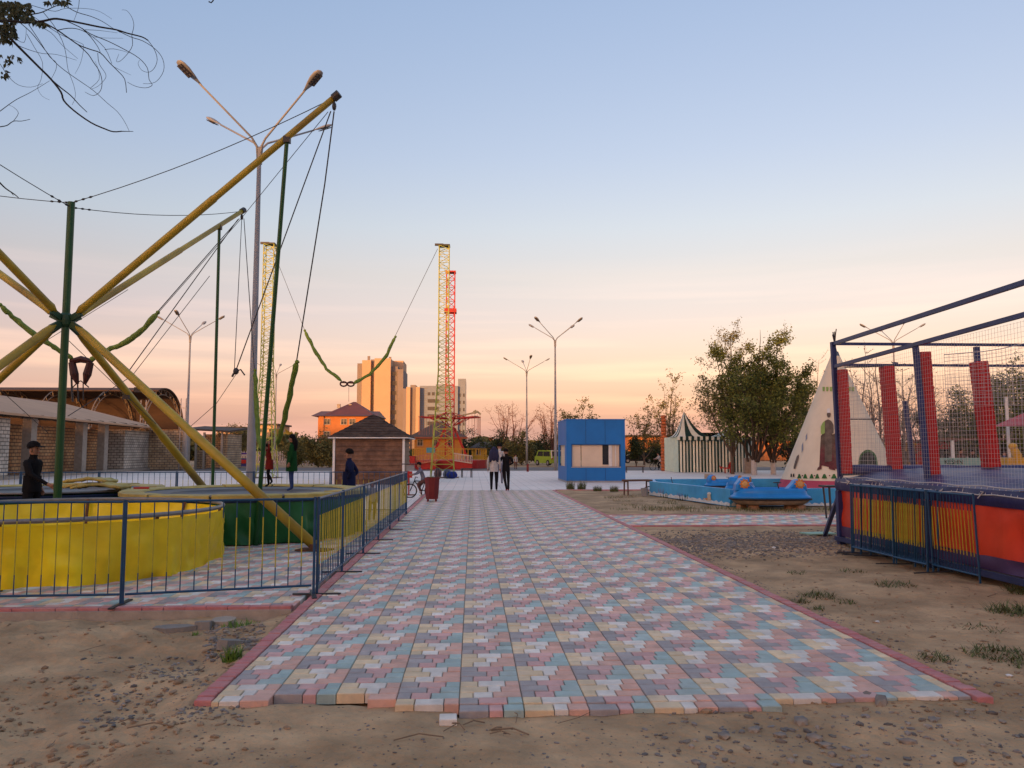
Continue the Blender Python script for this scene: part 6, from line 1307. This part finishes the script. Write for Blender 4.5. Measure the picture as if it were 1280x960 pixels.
# low scrub line far away
def scrub():
    rs = np.random.RandomState(5); n = 60000; x = rs.uniform(-140, 160, n); y = rs.uniform(135, 150, n); hgt = 2.3+1.0*np.sin(x*.13)+.9*np.sin(x*.37+1)+.5*np.sin(x*1.3); z = rs.uniform(0, 1, n)**.8*np.maximum(.8, hgt)
    c = np.stack([x, y, z], 1); a = rs.normal(size=(n,3))*.28; b = np.cross(a, rs.normal(size=(n,3)))*.7; V = np.concatenate([c-a, c+b, c+a, c-b], 1).reshape(-1,3)
    me = bpy.data.meshes.new("far_scrub"); me.from_pydata(V.tolist(), [], np.arange(n*4).reshape(-1,4).tolist()); me.materials.append(m_l2); o = bpy.data.objects.new("far_scrub", me); col.objects.link(o)
    tag(o, "low band of distant olive scrub along the horizon", "scrub", kind="stuff")
scrub()
# overhanging branches at the top left, from a tree standing left of the view
def P4(x_, y_, d=4.2): return P(x_, y_, d)
ot = thing("overhanging_tree", (-6.2,3.0,-.1), "tree reaching in at the upper left with drooping bare twigs and dark leaves", "tree")
m_tw = mat("dark twig", (.022,.018,.016), .9, .2)
q = MB(); q.poly([(-6.2,3.0,-.1),(-6.1,3.1,2.0),(-5.7,3.4,4.0),(-4.9,3.8,5.2)], [.24,.19,.15,.09], 12); q.poly([(-6.1,3.1,2.0),(-5.3,3.6,3.0),P4(-60,-20)], [.15,.10,.05], 8); q.poly([(-4.9,3.8,5.2), (-4.2,4.0,4.9), P4(-30,-30)], [.09,.06,.03], 8); q.build("trunk", m_bark, ot, smooth=True)
S = 210/1186.0
br_ = [([(0,150),(90,150),(180,160),(300,150),(380,133),(450,140),(580,165),(700,190),(820,210),(900,235),(1000,260),(1045,285)],3.4),
       ([(300,155),(400,210),(500,280),(560,320),(640,350),(710,375),(770,440),(830,500),(880,560),(893,655)],2.0),
       ([(-20,200),(60,260),(130,330),(200,400),(280,480),(360,560),(430,650),(450,710),(520,780),(640,865),(740,910),(800,930),(860,927)],3.6),
       ([(860,927),(940,928)],1.2),([(360,560),(430,620),(500,675),(560,740),(615,792)],2.0),([(450,140),(560,190),(640,240),(760,290),(880,350),(980,410),(1040,480),(1052,560),(1075,600),(1030,620),(960,610),(900,580)],1.3),
       ([(820,210),(920,260),(1010,290),(1100,350),(1150,420),(1155,500),(1110,570),(1060,590),(1010,590)],1.0),([(1045,285),(1090,350),(1110,420),(1090,480),(1050,510),(1000,495),(975,450),(985,425)],.9),
       ([(580,200),(640,260),(690,330),(710,375)],1.3),([(400,215),(480,200),(560,208),(640,250),(740,340),(790,450)],1.2),([(550,315),(620,380),(660,440),(700,500),(720,570),(710,640),(660,675),(600,650)],1.2),
       ([(690,375),(700,450),(745,520),(740,560),(690,610),(640,630)],.8),([(930,245),(945,180),(930,120),(895,75),(860,70)],.8),([(930,250),(935,320),(900,380),(850,430),(822,432),(840,380)],.8),
       ([(140,160),(220,230),(300,330),(380,430),(460,500),(560,570),(660,640),(760,730),(830,790),(880,860),(912,925)],1.2),([(100,310),(200,350),(300,378),(400,385),(540,425)],.9),([(200,170),(280,290),(350,400),(395,440),(395,490),(360,560)],.9),
       ([(300,80),(380,180),(440,290),(465,380),(480,490),(520,600),(532,680),(510,740)],.9),([(450,35),(540,85),(640,115),(720,150),(790,195),(850,230)],1.2),([(200,30),(300,60),(390,80),(460,60),(600,60),(700,80),(790,135)],.8),
       ([(230,100),(300,85),(400,40),(460,45)],1.6),([(190,240),(240,330),(300,440),(290,560),(265,620),(300,680),(350,705)],.7),([(0,785),(60,740),(120,700),(200,660),(270,620),(350,570)],1.1),([(0,895),(50,885),(95,855),(150,855),(212,842)],1.4),([(95,855),(130,800),(100,760),(60,740)],.8),
       ([(0,450),(60,540),(130,600),(220,615),(300,590)],.8),([(260,180),(360,230),(440,320),(550,415)],.8),([(240,120),(420,240),(560,300),(590,330),(570,440),(530,520)],.8),([(560,-10),(552,60),(520,150)],.8),([(100,270),(170,300),(185,220),(180,190)],.7),([(740,350),(800,345),(870,360),(915,375)],.7),
       ([(-10,1280),(40,1330),(100,1370),(130,1395)],2.2),([(40,1330),(70,1350),(95,1378)],1.4),([(600,210),(700,215),(830,232)],.7),([(660,260),(740,268),(870,270)],.6),([(800,470),(860,500),(925,530)],.6),([(640,620),(700,560),(690,480),(670,430)],.6)]
for i, (pp, wd_) in enumerate(br_):
    k = len(pp); d0 = 4.0+.5*((i*37) % 10)/10; pts_ = [P4(x_*S, y_*S, d0+.25*sin(j*.9+i)*0+.3*j/k) for j, (x_, y_) in enumerate(pp)]
    sm_ = []
    for j in range(k-1):
        p0 = pts_[max(j-1,0)]; p1 = pts_[j]; p2_ = pts_[j+1]; p3 = pts_[min(j+2,k-1)]
        for t in (0,.33,.66): sm_.append(.5*((2*p1)+(p2_-p0)*t+(2*p0-5*p1+4*p2_-p3)*t*t+(3*p1-p0-3*p2_+p3)*t**3))
    sm_.append(pts_[-1]); r_ = .0021*wd_; q = MB(); q.poly(sm_, [r_*(1-.55*j/len(sm_)) for j in range(len(sm_))], 5); q.build("branch" if wd_ > 1.3 else "twig", m_tw, ot)
q = MB(); rs = random.Random(9)
def leaflet(c, d, l, n_=Vector((0,1,0))):
    s = d.cross(n_).normalized()*l*.2; q.add([c, c+d*l*.45+s, c+d*l, c+d*l*.45-s], [(0,1,2,3)])
for (x0,y0,x1,y1,nn) in ((0,20,230,130,80),(0,80,110,300,60),(0,0,120,60,40),(310,-8,490,16,22),(0,380,150,450,15),(0,500,40,545,8),(60,90,330,170,46),(0,180,90,290,36)):
    for i in range(nn):
        u = rs.random(); x_ = (x0+(x1-x0)*u)*S; y_ = (y0+(y1-y0)*(u if nn in (46,14) else rs.random()))*S; c = P4(x_, y_, 4.0+rs.uniform(0,.5)); an = rs.uniform(-.4,2.8)
        for m_ in range(4 if nn > 20 else 2):
            a = an+rs.uniform(-.7,.7); leaflet(c, Vector((cos(a)*.8, rs.uniform(-.5,.5), -abs(sin(a))-.1)).normalized(), rs.uniform(.018,.042), Vector((rs.uniform(-1,1), 1, rs.uniform(-1,1))))
lo_ = q.build("leaves", mat("leaf dark green", (.03,.04,.012), .7, .3, 8, island=.4), ot); lo_["kind"] = "stuff"
q = MB(); q.poly([P4(261,2), P4(264,3.4), P4(267,0)], .004, 4); tag(q.build("twig", m_tw, loc=P4(263,2)), "tiny dark twig end at the top edge above the grey street lamp", "twig")

# ------------------------------------------------------------------ loose things on the soil
m_st = mat("grey stone", (.17,.155,.145), .9, .3, 10, island=.4, bump=.3, c2=(.25,.20,.15)); m_clod = mat("dirt clod", (.27,.185,.115), .95, .25, 9, island=.2, bump=.5, bscale=30)
def rock(c, r, rnd, n=7):
    c = Vector(c); q = MB(); vs = []
    ico = [(0,0,1),(.894,0,.447),(.276,.851,.447),(-.724,.526,.447),(-.724,-.526,.447),(.276,-.851,.447),(.724,.526,-.447),(-.276,.851,-.447),(-.894,0,-.447),(-.276,-.851,-.447),(.724,-.526,-.447),(0,0,-1)]
    fs = [(0,1,2),(0,2,3),(0,3,4),(0,4,5),(0,5,1),(1,6,2),(2,7,3),(3,8,4),(4,9,5),(5,10,1),(6,7,2),(7,8,3),(8,9,4),(9,10,5),(10,6,1),(11,7,6),(11,8,7),(11,9,8),(11,10,9),(11,6,10)]
    a = rnd.uniform(0,6.28); sx, sy, sz = rnd.uniform(.8,1.5), rnd.uniform(.6,1.0), rnd.uniform(.35,.7)
    for v in ico:
        f = rnd.uniform(.75,1.2); x_, y_, z_ = v[0]*sx*f, v[1]*sy*f, v[2]*sz*f; vs.append((c.x+r*(x_*cos(a)-y_*sin(a)), c.y+r*(x_*sin(a)+y_*cos(a)), c.z+r*z_))
    return vs, fs
rnd = random.Random(12)
def scatter(name, m, n, region, rmin, rmax, label, pw=2.5, dens=None):
    q = MB(); q.nofix = 1; k = 0
    while k < n:
        x_, y_ = region(rnd)
        if paved(x_, y_) or (dens and rnd.random() > dens(x_, y_)): k += .05; continue
        r = rmin+(rmax-rmin)*rnd.random()**pw; vs, fs = rock((x_, y_, zone_z(x_, y_)+r*.15), r, rnd); q.add(vs, fs); k += 1
    tag(q.build(name, m), label, "gravel", kind="stuff")
pg = lambda a, b, c, d: (lambda r: (lambda p: (p.x, p.y))(G(r.uniform(a, b), r.uniform(c, d), -.05)))
scatter("gravel", m_st, 4000, pg(790,1062,664,703), .010, .032, "band of dark grey gravel between the walk and the red cage", 1.3, lambda x_, y_: min(1, max(.05, 1-abs(y_-13.2-.15*(x_-4))/2.2)))
scatter("pebbles", m_st, 800, pg(800,1290,890,975), .004, .026, "grey pebbles and stone chips in the dirt at the lower right", 3.5)
scatter("pebbles", m_st, 700, pg(230,820,885,975), .002, .012, "small pebbles scattered in the dirt before the walk's edge", 3.5)
scatter("pebbles", m_st, 600, pg(100,300,810,905), .004, .022, "dark rubble chips beside the walk's left border", 2.5, lambda x_, y_: .2+.8*(fbm(x_*2, y_*2, 4) > 0))
scatter("clods", m_clod, 900, pg(-10,380,770,960), .004, .030, "earth clods on the rough dirt at the lower left", 3.2, lambda x_, y_: .15+.85*(fbm(x_*1.5, y_*1.5, 14) > .05))
scatter("clods", m_clod, 1100, pg(850,1290,690,900), .004, .022, "small earth clods on the dirt right of the walk", 3)
scatter("pebbles", m_st, 420, pg(255,330,775,815), .006, .03, "grey rubble heaped by the broken slab", 1.8)
scatter("pebbles", m_st, 500, lambda r: (XR+.05+abs(r.gauss(0,.12)), r.uniform(4.6,13)), .003, .016, "dark chips along the walk's right border", 2)
SL = ['']+['below the salmon paver row, left of its close neighbour','close right neighbour of another stone','small one nearest left of the paired stones','leftmost of the two near the walk\'s front right','right one of the two near the walk\'s front right','left of centre on the lower right','close below the paver edge, middle','toward the right edge, halfway down','directly before the paver edge, single','near the right bottom corner','beneath the last pavers on the right','lowest, at the picture\'s bottom edge','pale brown one touching the paver edge','low, straight below the paired stones','spare']
for i, (px, py, r) in enumerate(((600//1+0,0,0),(1018+.0,921,.055),(1032,929,.045),(975,917,.04),(1083,873,.05),(1101,880,.06),(905,921,.05),(943,909,.035),(1135,926,.04),(1001,901,.045),(1200,952,.04),(1166,902,.035),(870,953,.03),(882,889,.04),(1040,940,.03),(55,865,.0))):
    if r == 0: continue
    c = G(px, py, -.03); q = MB(); vs, fs = rock((c.x, c.y, zone_z(c.x, c.y)+r*.2), r, rnd); q.add(vs, fs); tag(q.build("stone", m_st if i != 13 else m_clod, loc=c), "dark flat stone before the walk, "+SL[i], "stone", "loose stones before the walk")
m_slab = mat("broken slab", (.22,.20,.18), .9, .2, 7, bump=.5, bscale=25)
def slab(px, py, w_, d_, h_, rz, tilt, label, jag=0, m=m_slab):
    c = G(px, py, -.07); q = MB(); q_ = Matrix.Rotation(rz,3,'Z') @ Matrix.Rotation(tilt,3,'X'); n = 7; top_ = []; rr = random.Random(int(px))
    for j in range(n): a = 2*pi*j/n; top_.append(q_@Vector((w_/2*cos(a)*rr.uniform(.85,1.25), d_/2*sin(a)*rr.uniform(.85,1.25), h_))+Vector((c.x, c.y, -.09)))
    q.prism(top_, q_@Vector((0,0,-h_-.04))); tag(q.build("slab_piece", m, loc=(c.x, c.y, -.09)), label, "slab", "broken concrete beside the walk")
slab(216,784,.34,.13,.03,.1,R(4),"flat grey broken concrete piece at the left, under the kerb"); slab(254,781,.15,.16,.05,.3,R(-6),"grey concrete chunk left of the pale topped one"); slab(280,777,.22,.18,.045,-.2,R(5),"pale topped concrete chunk below the kerb near the walk", m=m_conc)
slab(303,803,.20,.55,.04,-.5,R(-12),"large tilted brown slab against the walk's left border")
for i, (px, py, w_, lab, m_) in enumerate(((1096,776,.07,"crumpled white litter on the dirt right of the walk",m_white),(967,686,.12,"white scrap lying on the gravel by the cage",m_white),(1164,822,.09,"pale flat stone right of the walk's border",m_clod),(1262,848,.05,"small white scrap at the right edge of the dirt",m_white),(912,699,.10,"dark scrap in the gravel near the walk",m_st))):
    c = G(px, py, -.02); q = MB(); vs, fs = rock((c.x, c.y, zone_z(c.x, c.y)+.006), w_*.42, rnd); q.add(vs, fs); tag(q.build("litter" if m_ is m_white else "stone", m_, loc=c), lab, "litter" if m_ is m_white else "stone")
# weeds and dry grass
m_gr = mat("weed green", (.085,.10,.03), .8, .3, 5, island=.4); m_gd = mat("dry grass", (.25,.20,.10), .9, .2, 5, island=.3)
def blades(q, c, r, n, hmax, flat=.6):
    for i in range(n):
        a = rnd.uniform(0,6.28); d = r*math.sqrt(rnd.random()); p = Vector((c[0]+d*cos(a), c[1]+d*sin(a), c[2])); h_ = hmax*rnd.uniform(.35,1); b = rnd.uniform(0,6.28); t = Vector((cos(b), sin(b), 0)); w_ = Vector((-t.y, t.x, 0))*rnd.uniform(.003,.007)
        q.add([p-w_, p+w_, p+w_*.6+t*h_*flat*.5+Vector((0,0,h_*.6)), p-w_*.6+t*h_*flat*.5+Vector((0,0,h_*.6)), p+t*h_*flat+Vector((0,0,h_))], [(0,1,2,3),(3,2,4)])
def weeds(name, m, spots, label, flat=.7):
    q = MB(); q.nofix = 1
    for px, py, r, n, h_ in spots: c = G(px, py, -.03); 
    for px, py, r, n, h_ in spots: c = G(px, py, -.03); blades(q, (c.x, c.y, zone_z(c.x, c.y)-.005), r, n, h_, flat)
    tag(q.build(name, m), label, "weeds", kind="stuff")
weeds("weeds", mat("bright weed", (.12,.22,.03), .8, .3, 5, island=.4), [(291,822,.07,120,.13),(300,777,.16,110,.07),(245,783,.04,30,.05)], "green weed tufts among the rubble left of the walk")
weeds("weeds", m_gr, [(1118,734,.22,120,.07),(1022,746,.20,140,.07),(1055,752,.12,50,.05),(1265,768,.22,200,.12),(1250,822,.25,260,.05),(1283,838,.1,60,.05),(995,718,.12,50,.05),(1002,752,.10,60,.06),(1022,761,.08,40,.05),(1228,788,.18,50,.04),(1170,826,.14,90,.06),(1280,742,.2,120,.14),(1062,715,.2,50,.05)], "low green weed tufts scattered on the dirt right of the walk", 1.4)
q_sp = [(rnd.uniform(722,1050), rnd.uniform(619,641), .5, 60, .09) for _ in range(90)]; q_sp = [t for t in q_sp if t[1] > 614+(t[0]-722)*.0 and not (t[0] < 722+(t[1]-617)*4.0) and not (t[0] > 800 and t[1] < 637)]
weeds("dry_grass", m_gd, q_sp, "dry straw coloured grass on the patch before the painted pool", 1.0)
weeds("weeds", m_gr, [(rnd.uniform(800,1040), rnd.uniform(635,641), .35, 40, .12) for _ in range(28)]+[(rnd.uniform(735,860), rnd.uniform(622,638), .3, 30, .10) for _ in range(14)], "green weeds along the foot of the painted pool", .5)
for px, py, lab in ((713,612.5,"small dark shrub before the kiosk's left corner"),(727,612.5,"small spiky green shrub before the kiosk's window"),(747,614.5,"little dry shrub right of the two before the kiosk"),(768,614.8,"low ragged shrub left of the brown bench")):
    c = G(px, py, -.03); q = MB(); q.nofix = 1; blades(q, (c.x, c.y, -.05), .16, 260, .48 if px < 740 else .3, .35); tag(q.build("shrub", m_gr, loc=(c.x, c.y, -.05)), lab, "shrub")
wd = MB()
for i in range(26):
    px, py = rnd.choice([(rnd.uniform(1080,1270), rnd.uniform(700,770)), (rnd.uniform(20,380), rnd.uniform(800,940)), (rnd.uniform(480,760), rnd.uniform(905,945))]); c = G(px, py, -.04); a = rnd.uniform(0,3.1); l = rnd.uniform(.06,.3); z = zone_z(c.x, c.y)+.012
    wd.poly([(c.x, c.y, z), (c.x+cos(a)*l*.5, c.y+sin(a)*l*.5, z+.012), (c.x+cos(a+.3)*l, c.y+sin(a+.3)*l, z)], rnd.uniform(.002,.005), 4)
tag(wd.build("dry_twigs", mat("dead twig", (.20,.14,.09), .9)), "dead twigs and straw scattered over the dirt", "twigs", kind="stuff")
